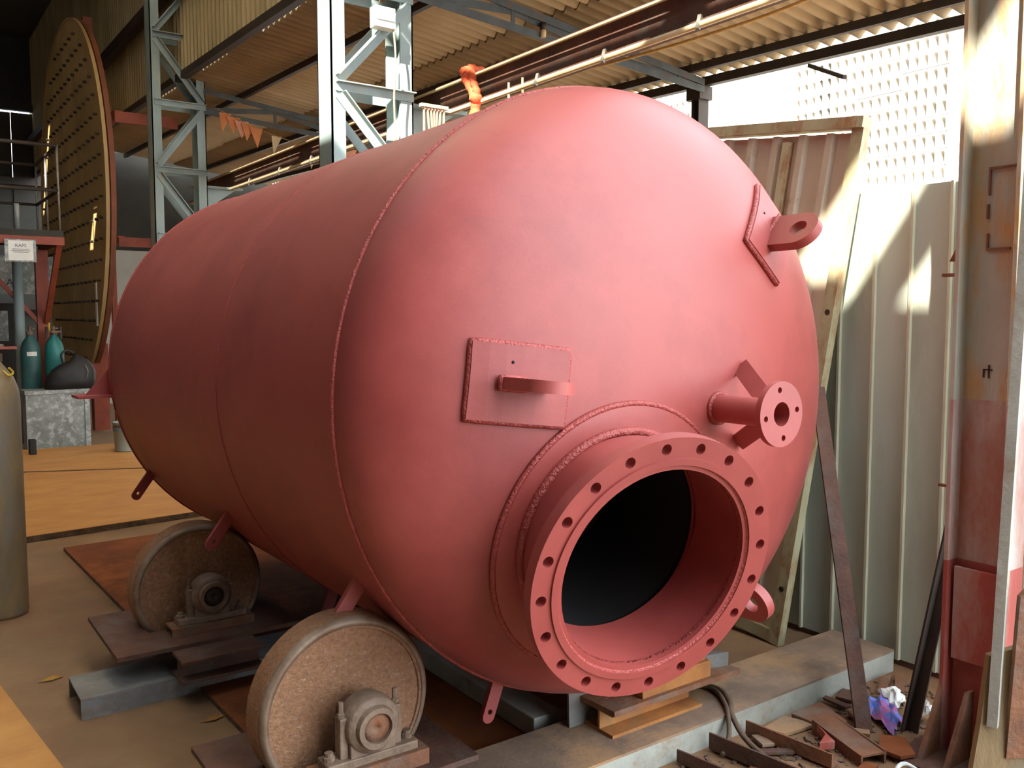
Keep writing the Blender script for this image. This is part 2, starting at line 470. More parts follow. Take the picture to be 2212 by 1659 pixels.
# white ventilated block wall of the neighbouring building
w = sempty('wall_outside', (9.0, 7, 0))
MB().box(9.0, 9.25, 2.0, 20, 0.0, 2.93).build('lower_wall', 'white_wall', w)
MB().box(8.9, 9.25, 2.0, 20, 2.93, 2.97).build('ledge', 'white_wall', w)
MB().box(9.55, 9.6, 2.0, 20, 2.97, 6.0).build('slot_shade_sheet', 'slot_shade', w)  # added dark sheet: the slots' inner shade is put into its colour
MB().box(8.93, 9.2, 3.6, 4.92, 2.97, 6.0).build('pilaster', 'white_wall', w, bevel=0.01)
MB().box(8.96, 9.2, 6.86, 8.36, 2.97, 6.0).build('pilaster', 'white_wall', w, bevel=0.01)
def vent_block(y0, z0, nh=5, p=0.105, h=0.168):
    """a block pierced by a row of arched slots, built as front face with real holes"""
    mb = MB(); x0, x1 = 9.0, 9.18; g = 0.0035
    ya, yb = y0 + g, y0 + nh * p - g; za, zb = z0 + g, z0 + h - g
    hw, zb0, zt = 0.026, z0 + 0.028, z0 + 0.118
    arc = [(-hw, zb0), (hw, zb0), (hw, zt), (hw * 0.7, zt + hw * 0.75), (0, zt + hw * 1.1), (-hw * 0.7, zt + hw * 0.75), (-hw, zt)]
    ycuts = [ya] + [y0 + k * p for k in range(1, nh)] + [yb]
    for k in range(nh):
        c = y0 + (k + 0.5) * p; a, b = ycuts[k], ycuts[k + 1]
        F = [(x0, a, za), (x0, b, za), (x0, b, zb), (x0, c, zb), (x0, a, zb)]
        H = [(x0, c + q[0], q[1]) for q in arc]
        I = [(x0 + 0.175, c + q[0], q[1]) for q in arc]
        V_ = F + H + I; hh = 5; ii = 12
        fs = [(0, 1, hh + 1, hh + 0), (1, 2, hh + 2, hh + 1), (2, 3, hh + 4, hh + 3), (2, hh + 3, hh + 2), (3, 4, hh + 5, hh + 4), (4, hh + 6, hh + 5), (4, 0, hh + 0, hh + 6)]
        fs += [(hh + j, hh + (j + 1) % 7, ii + (j + 1) % 7, ii + j) for j in range(7)]
        mb.add(V_, fs)
    mb.add([(x0, ya, za), (x0, yb, za), (x0, yb, zb), (x0, ya, zb), (x1, ya, za), (x1, yb, za), (x1, yb, zb), (x1, ya, zb)],
           [(0, 4, 5, 1), (1, 5, 6, 2), (2, 6, 7, 3), (3, 7, 4, 0)])
    return mb
BW, BH = 5 * 0.105, 0.168
b0 = vent_block(4.945, 2.97).build('block', 'white_wall', w)
for row in range(15):
    for k in range(4):
        if row == 0 and k == 0: continue
        part_copy(b0, w, (random.uniform(-.004, .004) if k < 3 else 0.006, k * BW - (0.21 if k == 3 else 0), row * BH))
    for k in range(3):
        part_copy(b0, w, (random.uniform(-.004, .004), 3.43 + k * BW, row * BH))

# grey-green standing-seam sheet fence between the column row and the lean-to
w = sempty('wall_right', (3.74, 3.5, 0))
FP = 0.175
def fence_panel(y):
    mb = MB()
    mb.box(3.74, 3.746, y + 0.001, y + FP - 0.001, 0.03, 2.165)
    return mb
fp = fence_panel(1.142).build('panel', 'fence', w)
fr = MB().box(3.722, 3.742, 1.142 - 0.006, 1.142 + 0.006, 0.03, 2.165).build('seam', 'rib', w)
for k in range(1, 30):
    part_copy(fp, w, (random.uniform(-.002, .002), k * FP, random.uniform(-.008, .004)))
    part_copy(fr, w, (0, k * FP, 0))
MB().box(3.75, 3.79, 1.14, 6.4, 1.22, 1.27).build('rail', 'frame_pale', w)
MB().box(3.75, 3.79, 1.14, 6.4, 2.08, 2.13).build('rail', 'frame_pale', w)
MB().box(3.746, 3.80, 1.14, 6.4, 0.0, 0.03).build('sill', 'rust_dark', w)

# grey block wall and doorway far down the aisle
struct(MB().box(3.15, 5.2, 17.2, 17.3, 0, 2.75).build('wall_inner', mat('pale_grey_board', S(176, 176, 168), S(160, 160, 150), 2, 0.7, 0, 0.0)), 'pale grey partition behind the tank far end')

# ---------------------------------------------------------------- lean-to steelwork
def truss(Y, label):
    t = wthing('roof_truss', label, 'truss', (5.1, Y, 3.9))
    top = lambda x: zr(x, Y) - 0.10
    bot = lambda x: 4.15 - 0.075 * (x - 3.5) + TY * (Y - 11.57) * 0.7
    xs = [3.5, 4.43, 5.6, 6.78]
    def angle(a, b, nm):
        mb = MB(); mb.bar(a, b, 0.008, 0.065, (0, 0, 1)); mb.bar(Vector(a) + Vector((0, 0.03, 0.028)), Vector(b) + Vector((0, 0.03, 0.028)), 0.06, 0.008, (0, 0, 1))
        mb.build(nm, 'truss', t)
    angle((3.5, Y, top(3.5)), (6.73, Y, top(6.73)), 'top_chord')
    angle((3.5, Y, bot(3.5)), (6.73, Y, bot(6.73)), 'bottom_chord')
    angle((3.5, Y + 0.02, bot(3.5) + 0.02), (4.43, Y + 0.02, top(4.43) - 0.03), 'web_member')
    angle((4.43, Y + 0.02, top(4.43) - 0.03), (5.6, Y + 0.02, bot(5.6) + 0.03), 'web_member')
    angle((5.6, Y + 0.02, bot(5.6) + 0.03), (6.6, Y + 0.02, top(6.6) - 0.03), 'web_member')
    for x in (4.43, 5.6, 6.4):
        MB().bar((x, Y + 0.015, bot(x)), (x, Y + 0.015, top(x)), 0.04, 0.008, (0, 1, 0)).build('post', 'truss', t)
truss(6.17, 'grey angle-iron roof truss running from the sunlit lattice column to the eave post')
truss(11.57, 'grey angle-iron roof truss springing from the unlit blue-grey lattice column behind bunting')
for Y, lb in ((6.3, 'dark eave post standing behind the tank against the white wall'), (11.6, 'dark far eave post standing under the gutter beam')):
    t = wthing('eave_post', lb, 'post', (6.81, Y, 0)); zt = 3.75 + 0.0333 * (Y - 3.0)
    mb = MB(); mb.box(6.74, 6.88, Y - 0.05, Y - 0.04, 0, zt); mb.box(6.74, 6.88, Y + 0.04, Y + 0.05, 0, zt); mb.box(6.805, 6.815, Y - 0.04, Y + 0.04, 0, zt)
    mb.build('shaft', 'dark_paint', t)
    MB().box(6.72, 6.90, Y - 0.08, Y + 0.10, zt - 0.13, zt).build('bracket', 'dark_paint', t)

def lattice(xa, xb, Y, zj, label, height=5.9, dz=0.745):
    t = wthing('lattice_column', label, 'column', ((xa + xb) / 2, Y + 0.12, 0))
    D = 0.24; fw = 0.11; th = 0.012
    for s, x in ((1, xa), (-1, xb)):
        mb = MB()
        xi = x + s * fw; lo_, hi_ = min(x, x + s * th), max(x, x + s * th)
        mb.box(lo_, hi_, Y, Y + D, 0, height)
        mb.box(min(x, xi), max(x, xi), Y, Y + th, 0, height)
        mb.box(min(x, xi), max(x, xi), Y + D - th, Y + D, 0, height)
        mb.build('leg', 'col_paint', t)
    k0 = int((0.3 - zj) / dz) - 1
    for face, yy in ((0, Y - 0.006), (1, Y + D + 0.006)):
        for k in range(k0, 8):
            z = zj + k * dz
            if z < 0.2 or z > height - 0.1: continue
            mb = MB(); mb.box(xa + 0.03, xb - 0.0, yy - 0.005, yy + 0.005, z - 0.035, z + 0.03)
            mb.box(xa + 0.03, xb, yy - (0.05 if face == 0 else 0.0), yy + (0.0 if face == 0 else 0.05), z + 0.024, z + 0.033)
            mb.build('tie_bar', 'col_paint', t)
            if z + dz < height:
                up = (k % 2 == 0)
                a = (xa + 0.06, yy, z + 0.05); b = (xb - 0.05, yy, z + dz - 0.06)
                if not up: a = (xa + 0.06, yy, z + dz - 0.06); b = (xb - 0.05, yy, z + 0.05)
                mb = MB(); mb.bar(a, b, 0.075, 0.01, (0, 1, 0))
                d = (Vector(b) - Vector(a)).normalized(); nrm = Vector((0, 1, 0)).cross(d) * 0.033
                o_ = Vector((0, -0.028 if face == 0 else 0.028, 0))
                mb.bar(Vector(a) - nrm + o_, Vector(b) - nrm + o_, 0.01, 0.055, (0, 1, 0))
                mb.build('lacing_bar', 'col_paint', t)
    MB().box(xa - 0.06, xb + 0.06, Y - 0.08, Y + D + 0.08, 0, 0.02).build('base_plate', 'col_paint', t)
    return t
lattice(2.87, 3.52, 11.57, 3.383 + 0.0, 'blue-grey lattice column in shade, left of the bunting', height=7.95, dz=0.81)
lattice(2.79, 3.47, 6.17, 3.27, 'sunlit pale lattice column rising right behind the tank', height=7.95, dz=0.73)

# crane runway beam on the column row
t = wthing('runway_beam', 'brown overhead runway beam with cream conduits under the lean-to roof', 'beam', (3.9, 8, 3.2))
MB().box(3.84, 3.96, 3.0, 13.5, 3.235, 3.25).build('bottom_flange', 'rust_dark', t)
MB().box(3.84, 3.96, 3.0, 13.5, 3.44, 3.455).build('top_flange', 'rust_dark', t)
MB().box(3.895, 3.905, 3.0, 13.5, 3.25, 3.44).build('web', 'rust_dark', t)
MB().cyl((3.825, 3.0, 3.43), (3.825, 13.4, 3.43), 0.011, 10).build('conduit', 'pipe_pale', t)
MB().cyl((3.83, 3.0, 3.215), (3.83, 13.4, 3.215), 0.019, 10).build('conduit', 'pipe_pale', t)
for y in (3.55, 4.35, 5.05, 6.9, 7.6, 8.3, 9.0, 9.9, 10.9):
    MB().bar((3.808, y, 3.185), (3.84, y + 0.01, 3.27), 0.022, 0.022).build('clip', 'chrome', t)
for Y in (6.17, 11.57):
    mb = MB(); mb.box(3.47, 3.98, Y + 0.02, Y + 0.22, 3.205, 3.235)
    mb.prism([(3.47, Y + 0.11, 3.205), (3.9, Y + 0.11, 3.205), (3.47, Y + 0.11, 2.9)], (0, 0.012, 0))
    mb.build('bracket', 'col_paint', t)

# ---------------------------------------------------------------- the red tank
RR, YS, YF, HD, KK = 1.046, 2.353, 5.321, 0.402, 2.172
TP = R(-0.562)
tank = thing('pressure_tank', 'large red oxide painted cylindrical tank with dished end and open manway', 'tank',
             (2.099, 0 + YS * math.cos(TP) + RR * math.sin(TP), 1.346 + YS * math.sin(TP) - RR * math.cos(TP)), (TP, 0, 0))
def L(x, y, z): return Vector((x, y - YS, z + RR))      # axis frame -> tank frame
AXY = Vector((0, 1, 0))
def head_prof(rad=RR, h=HD, n=26):
    P = []
    for i in range(n):
        a = math.pi / 2 * i / (n - 1)
        P.append((rad * max(0.0, math.cos(a)) ** (2 / KK), h * math.sin(a) ** (2 / KK)))
    P[-1] = (0.0, h)
    return P
def head_y(r):
    return YS - HD * max(0.0, 1 - (r / RR) ** KK) ** (1 / KK)
def head_n(x, z):
    """outward normal of the dished head at (x, z)"""
    r = math.hypot(x, z); e = 1e-3
    s = (head_y(r + e) - head_y(r - e)) / (2 * e)
    return Vector((s * x / max(r, 1e-6), -1, s * z / max(r, 1e-6))).normalized()
mb = MB().lathe([(RR, 0), (RR, YF - YS)], L(0, YS, 0), AXY, 128, caps=False)
shell = mb.build('shell', 'tank', tank)
hp = head_prof()
mb = MB().lathe([(r, 0.05 * (0) + h) for r, h in hp], L(0, YF, 0), AXY, 128, caps=False)
rear = mb.build('rear_head', 'tank', tank)
front = MB().lathe([(r, h) for r, h in hp] + [(r, h) for r, h in [(p[0] * 0.985, p[1] - 0.012) for p in hp[::-1]]] + [hp[0]], L(0, YS, 0), -AXY, 128, caps=False)
front = front.build('front_head', 'tank', tank)
# added near-black lining: the shade inside the tank is in its colour
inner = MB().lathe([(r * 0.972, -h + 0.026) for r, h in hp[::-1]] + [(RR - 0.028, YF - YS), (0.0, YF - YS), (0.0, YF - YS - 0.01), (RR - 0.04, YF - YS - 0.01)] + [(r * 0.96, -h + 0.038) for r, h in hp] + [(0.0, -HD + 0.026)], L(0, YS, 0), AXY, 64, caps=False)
inner = inner.build('shade_lining', 'hole_shade', tank)
# manway
FC = Vector((-0.319, 1.7796, -0.4586))
FN = Vector((0.1453, 0.9598, 0.2400)).normalized()      # pointing into the tank
fc = L(*FC)
cutter = MB().lathe([(0.318, -0.1), (0.318, 1.2)], fc, FN, 64)
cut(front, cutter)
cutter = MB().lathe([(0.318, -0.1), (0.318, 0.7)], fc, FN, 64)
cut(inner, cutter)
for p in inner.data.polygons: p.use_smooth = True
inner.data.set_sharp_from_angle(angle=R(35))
for p in front.data.polygons: p.use_smooth = True
front.data.set_sharp_from_angle(angle=R(35))
for y, r in ((YS, 0.007), (YF, 0.006), (3.42, 0.0022)):
    mb = MB(); n = 160
    mb.tube([L((RR + 0.001) * math.cos(2 * math.pi * i / n), y, (RR + 0.001) * math.sin(2 * math.pi * i / n)) for i in range(n)], r, 8, closed=True)
    mb.build('weld_seam', 'weld', tank)
neck = MB().ring([(0.310, 0.01), (0.328, 0.01), (0.328, 0.235), (0.310, 0.235)], fc, FN, 72, smooth=True)
neck = neck.build('manway_neck', 'tank', tank); neck.data.set_sharp_from_angle(angle=R(35))
flg = MB().ring([(0.326, 0.0), (0.346, 0.0), (0.346, 0.006), (0.4065, 0.006), (0.4065, 0.047), (0.355, 0.052), (0.336, 0.075), (0.326, 0.075)], fc, FN, 96)
flg = flg.build('flange', 'tank', neck)
ax, u, v = MB().frame(FN)
kx = Vector((math.cos(R(-8.587)), math.sin(R(-8.587)), 0)); kv = kx.cross(FN).normalized()
holes = MB()
for i in range(20):
    a = R(-5.565) + i * math.pi / 10
    c = fc + 0.375 * (math.sin(a) * kx + math.cos(a) * kv)
    holes.lathe([(0.0165, -0.05), (0.0165, 0.12)], c, FN, 14)
cut(flg, holes)
flg.data.set_sharp_from_angle(angle=R(20))
MB().ring([(0.306, 0.032), (0.327, 0.002), (0.332, 0.004), (0.325, 0.035)], fc, FN, 96, smooth=True).build('weld_bead', 'weld', neck)
def on_head(c, rad, a, e1, e2, lift=0.0):
    p = c + rad * (math.cos(a) * e1 + math.sin(a) * e2)
    x, z = p.x, p.z
    y = head_y(math.hypot(x, z))
    return Vector((x, y, z)) + head_n(x, z) * lift
# reinforcing pad around the manway, following the dish
pc = Vector((-0.262, 0, -0.415)); ex, ez = Vector((1, 0, 0)), Vector((0, 0, 1))
mb = MB(); n = 96; P = []
radii = [(0.335, 0.0), (0.335, 0.012), (0.37, 0.013), (0.40, 0.013), (0.415, 0.012), (0.420, 0.0)]
for rad, lift in radii:
    P += [L(*on_head(pc, rad, 2 * math.pi * i / n, ex, ez, lift)) for i in range(n)]
fs = [(j * n + i, j * n + (i + 1) % n, (j + 1) * n + (i + 1) % n, (j + 1) * n + i) for j in range(len(radii) - 1) for i in range(n)]
mb.add(P, fs, True)
pad = mb.build('reinforcing_pad', 'tank', tank); pad.data.set_sharp_from_angle(angle=R(40))
MB().tube([L(*on_head(pc, 0.422, 2 * math.pi * i / n, ex, ez, 0.005)) for i in range(n)], 0.009, 8, closed=True).build('weld_bead', 'weld', pad)
pts = []
for i in range(n):
    a = 2 * math.pi * i / n
    d = math.cos(a) * kx + math.sin(a) * kv
    q = FC + 0.332 * d
    t = 0.0
    while t < 0.5:
        p = q + FN * t
        if p.y > head_y(min(RR, math.hypot(p.x, p.z))) - 0.018: break
        t += 0.004
    pts.append(L(*p))
MB().tube(pts, 0.014, 8, closed=True).build('weld_bead', 'weld', neck)

# lifting lugs on welded pads, 120 degrees apart
def lifting(phi, rad, label):
    er = Vector((math.sin(phi), 0, -math.cos(phi))); et = Vector((math.cos(phi), 0, math.sin(phi)))
    c = er * rad
    nrm = head_n(c.x, c.z)
    o = Vector((c.x, head_y(rad), c.z))
    r1 = (er - nrm * er.dot(nrm)).normalized(); t1 = nrm.cross(r1).normalized()
    mb = MB(); hr, ht = 0.145, 0.108; P = []; m = 8; rows = []
    loop = [(-hr, -ht), (hr, -ht), (hr, ht), (-hr, ht)]
    def surf(a, b, lift):
        p = o + r1 * a + t1 * b
        y = head_y(min(RR * 0.999, math.hypot(p.x, p.z)))
        q = Vector((p.x, y, p.z)); return q + head_n(q.x, q.z) * lift
    g = 6
    for lift in (-0.004, 0.020):
        for i in range(g + 1):
            for j in range(g + 1):
                P.append(L(*surf(-hr + 2 * hr * i / g, -ht + 2 * ht * j / g, lift)))
    k = (g + 1) ** 2; fs = []
    for i in range(g):
        for j in range(g):
            q = i * (g + 1) + j
            fs.append((k + q, k + q + 1, k + q + g + 2, k + q + g + 1))
    for i in range(g):
        for (a, b) in ((i, i + 1), (g * (g + 1) + i, g * (g + 1) + i + 1), (i * (g + 1), (i + 1) * (g + 1)), (i * (g + 1) + g, (i + 1) * (g + 1) + g)):
            fs.append((a, b, k + b, k + a))
    mb.add(P, fs)
    pl = mb.build('lug_pad', 'tank', tank)
    pl['label'] = label
    edge = [surf(-hr + 2 * hr * i / 10, -ht, 0.006) for i in range(10)] + [surf(hr, -ht + 2 * ht * i / 10, 0.006) for i in range(10)] \
        + [surf(hr - 2 * hr * i / 10, ht, 0.006) for i in range(10)] + [surf(-hr, ht - 2 * ht * i / 10, 0.006) for i in range(10)]
    MB().tube([L(*p) for p in edge], 0.011, 8, closed=True).build('weld_bead', 'weld', pl)
    # the eye plate stands along the tank axis
    w_, L_ = 0.071, 0.20; out = Vector((0, -1, 0)); rdir = er; th = 0.034
    b = surf(0, 0, 0.006)
    prof = [(-w_, -0.02), (w_, -0.02), (w_, L_ - w_)]
    prof += [(w_ * math.cos(a), L_ - w_ + w_ * math.sin(a)) for a in [math.pi * i / 24 for i in range(1, 24)]]
    prof += [(-w_, L_ - w_)]
    mb = MB(); mb.prism([L(*(b + rdir * a + out * h - et * th / 2)) for a, h in prof], et * th)
    eye = mb.build('lug_plate', 'tank', pl)
    k_ = MB().lathe([(0.032, -0.1), (0.032, 0.1)], L(*(b + out * (L_ - w_ - 0.002))), et, 24)
    # cutter lives in the same frame as the tank's other parts
    cut_sub(eye, k_, pl)
    for q_ in eye.data.polygons: q_.use_smooth = True
    eye.data.set_sharp_from_angle(angle=R(25))
    vh = surf(0.03, -0.06 if phi < 0 else 0.07, 0.0205)
    MB().lathe([(0.0045, 0), (0.0045, 0.001), (0.0, 0.001)], L(*vh), nrm, 10).build('vent_hole', 'hole_shade', pl)  # dark disc: the shade in the hole is its colour
    ring = []
    for s, (a0, a1) in ((-1, (-w_, w_)), (1, (w_, -w_))):
        for i in range(6):
            ring.append(b + rdir * (a0 + (a1 - a0) * i / 5) + et * (s * th / 2) + nrm * 0.012)
    MB().tube([L(*p) for p in ring], 0.008, 6, closed=True).build('weld_bead', 'weld', pl)
def cut_sub(o, cutter, part):
    me = bpy.data.meshes.new('cut'); off = OFF[o.name]
    me.from_pydata([tuple(p - off) for p in cutter.v], [], cutter.f)
    bm = bmesh.new(); bm.from_mesh(me); bmesh.ops.remove_doubles(bm, verts=bm.verts, dist=1e-5); bmesh.ops.recalc_face_normals(bm, faces=bm.faces); bm.to_mesh(me); bm.free()
    k = bpy.data.objects.new('cut', me); COL.objects.link(k)
    tmp = bpy.data.objects.new('tmp', o.data); COL.objects.link(tmp)
    b = tmp.modifiers.new('cut', 'BOOLEAN'); b.object = k; b.solver = 'EXACT'; b.operation = 'DIFFERENCE'
    dg = bpy.context.evaluated_depsgraph_get(); dg.update()
    nm = bpy.data.meshes.new_from_object(tmp.evaluated_get(dg)); o.data = nm
    bpy.data.objects.remove(k); bpy.data.objects.remove(tmp); bpy.data.meshes.remove(me)
lifting(R(-97), 0.635, 'lifting lug seen edge-on at the left of the dished end')
lifting(R(139), 0.735, 'lifting lug with round eye at the upper right of the dished end')
lifting(R(21), 0.735, 'ring-like lifting lug beside the manway flange')

# small flanged nozzle at the middle of the head
nb = Vector((0.12, 1.955, -0.03)); out = Vector((0, -1, 0))
nz = MB().ring([(0.037, -0.02), (0.0445, -0.02), (0.0445, 0.235), (0.037, 0.235)], L(*nb), out, 32, smooth=True)
nz = nz.build('drain_nozzle', 'tank', tank); nz.data.set_sharp_from_angle(angle=R(35))
sf = MB().ring([(0.037, 0.232), (0.100, 0.232), (0.100, 0.252), (0.037, 0.252)], L(*nb), out, 48).build('flange', 'tank', nz)
hc = MB()
for i in range(4):
    a = R(8) + i * math.pi / 2
    hc.lathe([(0.0095, 0.2), (0.0095, 0.3)], L(*(nb + 0.074 * Vector((math.cos(a), 0, math.sin(a))))), out, 12)
cut_sub(sf, hc, nz); sf.data.set_sharp_from_angle(angle=R(20))
MB().tube([L(*(Vector((nb.x, head_y(0.13) - 0.004, nb.z)) + 0.047 * Vector((math.cos(2 * math.pi * i / 24), 0, math.sin(2 * math.pi * i / 24))))) for i in range(24)], 0.009, 6, closed=True).build('weld_bead', 'weld', nz)
for sx, sz in ((0.115, 0.135), (0.105, -0.125)):
    base = Vector((nb.x + sx, head_y(0.25) + 0.004, nb.z + sz)); tip = Vector((nb.x + 0.012, nb.y - 0.20, nb.z + (0.02 if sz > 0 else -0.02)))
    MB().bar(L(*base), L(*tip), 0.058, 0.008, Vector((sz, 0, -sx))).build('brace', 'tank', tank)

# flat support lugs along the underside
def sup(phi, pdir, y, ln=0.17):
    d = Vector((math.sin(pdir), 0, -math.cos(pdir))); s = Vector((0, 1, 0)); tn = d.cross(s).normalized()
    b = Vector((RR * math.sin(phi), y, -RR * math.cos(phi))) - d * 0.05
    hw = 0.025; prof = [(-hw, 0), (hw, 0)] + [(hw * math.cos(a), ln + 0.05 - hw + hw * math.sin(a)) for a in [math.pi * i / 10 for i in range(11)]]
    mb = MB().prism([L(*(b + tn * a + d * h - s * 0.011)) for a, h in prof], s * 0.022)
    o = mb.build('support_lug', 'tank', tank, bevel=0.002)
    k = MB().lathe([(0.009, -0.05), (0.009, 0.05)], L(*(b + d * (ln + 0.01))), s, 12)
    cut_sub(o, k, tank)
for y in (2.58, 3.86, 5.22): sup(R(-56), R(-36), y)
for y in (2.50, 3.86, 5.20): sup(R(-21), R(-21), y)
# bracket at the far end of the tank
ang = R(-96)
mb = MB(); mb.box(-RR - 0.17, -RR + 0.02, 5.30, 5.50, -0.155, -0.14)
br = mb.build('side_bracket', 'tank', tank)
for p in br.data.vertices: pass
br.location = br.location + Vector((0, 0, RR)) - Vector((0, YS, 0))
MB().prism([L(-RR - 0.12, 5.38, -0.14), L(-RR + 0.03, 5.38, -0.14), L(-RR + 0.03, 5.38, 0.03)], (0, 0.012, 0)).build('side_gusset', 'tank', tank)

# ---------------------------------------------------------------- turning rolls
def ibeam(mb, x0, x1, y0, y1, z0, z1, th=0.012, web=0.01):
    ym = (y0 + y1) / 2
    mb.box(x0, x1, y0, y1, z0, z0 + th); mb.box(x0, x1, y0, y1, z1 - th, z1); mb.box(x0, x1, ym - web / 2, ym + web / 2, z0 + th, z1 - th)
    return mb
def bearing(t, x, y, z, zb, face):
    """pillow block: foot, domed housing, ring, shaft end and bolts; face = -1 looks to -Y"""
    mb = MB()
    mb.box(x - 0.15, x + 0.15, y - 0.04, y + 0.04, zb, zb + 0.028)
    mb.lathe([(0.07, -0.05), (0.085, -0.04), (0.09, 0.0), (0.085, 0.04), (0.07, 0.05)], (x, y, z), (0, 1, 0), 32)
    mb.box(x - 0.075, x + 0.075, y - 0.034, y + 0.034, zb + 0.02, z - 0.02)
    mb.box(x - 0.102, x - 0.075, y - 0.02, y + 0.02, zb + 0.02, z + 0.035); mb.box(x + 0.075, x + 0.102, y - 0.02, y + 0.02, zb + 0.02, z + 0.035)
    h = mb.build('bearing_housing', 'bearing', t, bevel=0.004)
    MB().ring([(0.044, 0.048), (0.066, 0.048), (0.062, 0.068), (0.046, 0.068)], (x, y, z), (0, face, 0), 32, smooth=False).build('cover_ring', 'bearing', h)
    MB().lathe([(0.043, 0.02), (0.043, 0.057), (0.006, 0.058), (0.005, 0.055), (0.0, 0.055)], (x, y, z), (0, face, 0), 28).build('shaft_end', 'rust' if y < 3 else 'dark_paint', h)
    for sx in (-0.09, 0.09):
        MB().lathe([(0.012, 0), (0.012, 0.016), (0.008, 0.018), (0.008, 0.05), (0.0, 0.05)], (x + sx, y, z + 0.03), (0, 0, 1), 6, smooth=False).build('bolt', 'bearing', h)
    for sx in (-0.13, 0.13):
        MB().lathe([(0.018, 0), (0.018, 0.012), (0.013, 0.014), (0.013, 0.024), (0.0, 0.024)], (x + sx, y, zb + 0.028), (0, 0, 1), 10, smooth=False).build('bolt', 'bearing', h)
def roller(x, y, r, zc, label, px0, px1, py0, py1, matp='rust_dark', thick=0.12, lathe_mat='roller'):
    """y = front face of the disc"""
    t = wthing('turning_roll', label, 'roller', ((px0 + px1) / 2, (py0 + py1) / 2, 0.095), 'rollers carrying the tank')
    d = MB().lathe([(0.0, 0.0), (r * 0.86, 0.0), (r * 0.87, -0.006), (r * 0.955, -0.006), (r, 0.012), (r, thick - 0.012), (r * 0.955, thick + 0.006), (r * 0.8, thick), (0, thick)], (x, y, zc), (0, 1, 0), 96)
    d = d.build('roller_disc', lathe_mat, t); d.data.set_sharp_from_angle(angle=R(25))
    MB().ring([(r * 0.90, -0.0075), (r * 0.955, -0.0075), (r * 0.998, 0.011), (r * 0.985, 0.02), (r * 0.90, 0.005)], (x, y, zc), (0, 1, 0), 96, smooth=True).build('rim', 'rim', d)
    MB().cyl((x, y - 0.12, zc), (x, y + thick + 0.12, zc), 0.042, 24).build('axle', 'rust_dark', t)
    # slotted base plate
    zp = 0.19
    sx0, sx1, sy0, sy1 = x - r * 0.82, x + r * 0.82, y - 0.045, y + thick + 0.05
    mb = MB(); mb.box(px0, px1, py0, sy0, zp, zp + 0.018); mb.box(px0, px1, sy1, py1, zp, zp + 0.018)
    mb.box(px0, sx0, sy0, sy1, zp, zp + 0.018); mb.box(sx1, px1, sy0, sy1, zp, zp + 0.018)
    mb.build('base_plate', matp, t)
    zb = zc - 0.115
    for yy, f_ in ((y - 0.12, -1), (y + thick + 0.13, 1)):
        mb = MB(); mb.box(x - 0.17, x + 0.19, yy - 0.055, yy + 0.055, zb - 0.01, zb); mb.box(x - 0.17, x + 0.19, yy - 0.055, yy - 0.045, zp + 0.018, zb - 0.01); mb.box(x - 0.17, x + 0.19, yy + 0.045, yy + 0.055, zp + 0.018, zb - 0.01)
        mb.build('spacer_channel', 'rust', t)
        bearing(t, x + 0.01, yy, zc, zb, f_)
    ibeam(MB(), x - 0.2, x + 0.14, py0 - 0.16, py0 + 0.0, 0.095, zp).build('stool_beam', 'rust_dark', t)
    ibeam(MB(), x - 0.2, x + 0.14, py1 - 0.26, py1 - 0.1, 0.095, zp).build('stool_beam', 'rust_dark', t)
    return t
ZC = 0.372
roller(1.155, 2.50, 0.288, ZC, 'rusty steel roller wheel on pillow block nearest the viewer, under the tank', 0.77, 1.50, 2.28, 2.86)
roller(1.155, 4.07, 0.288, ZC - 0.012, 'rusty roller wheel with white paint flecks further back under the tank', 0.74, 1.52, 3.79, 4.40)

# the front right roll: small wheel hidden behind the manway, ochre block and plate in view
t = wthing('turning_roll', 'small roller hidden behind the manway flange on an ochre bearing block', 'roller', (2.38, 2.4, 0.1), 'rollers carrying the tank')
MB().prism([(2.05, 2.25, 0.19), (2.712, 2.25, 0.19), (2.712, 2.62, 0.19), (2.03, 2.62, 0.19)], (0, 0, 0.02)).build('base_plate', 'rust', t)
ibeam(MB(), 2.06, 2.52, 2.27, 2.42, 0.1, 0.19).build('stool_beam', 'rust_orange', t)
mb = MB(); mb.box(2.20, 2.56, 2.265, 2.36, 0.21, 0.275); mb.box(2.22, 2.54, 2.275, 2.35, 0.275, 0.285)
mb.build('bearing_block', 'rust_orange', t, bevel=0.004)
MB().prism([(2.575, 2.33, 0.21), (2.70, 2.30, 0.21), (2.58, 2.42, 0.21)], (0, 0, 0.055)).build('wedge', 'grey_channel', t)
MB().lathe([(0.0, 0), (0.16, 0), (0.17, 0.01), (0.17, 0.1), (0.16, 0.11), (0, 0.11)], (2.72, 2.72, 0.30), (0, 1, 0), 48).build('roller_disc', 'roller', t)
MB().box(2.55, 2.90, 2.60, 2.90, 0.19, 0.21).build('base_plate', 'rust_dark', t)
for y in (2.64, 2.86):
    MB().box(2.66, 2.78, y - 0.03, y + 0.03, 0.21, 0.36).build('bearing_block', 'rust_orange', t, bevel=0.006)
MB().cyl((2.72, 2.6, 0.3), (2.72, 2.9, 0.3), 0.03, 16).build('axle', 'rust_dark', t)
ibeam(MB(), 2.6, 2.86, 2.62, 2.78, 0.0, 0.19).build('stool_beam', 'rust_dark', t)
tag(MB().prism([(1.99, 2.425, 0.1), (2.085, 2.425, 0.1), (2.10, 2.425, 0.245), (1.985, 2.425, 0.245)], (0, 0.01, 0)).build('packing_plate', 'grey_channel'), 'small upright grey packing plate under the tank on the pale sleeper', 'plate')

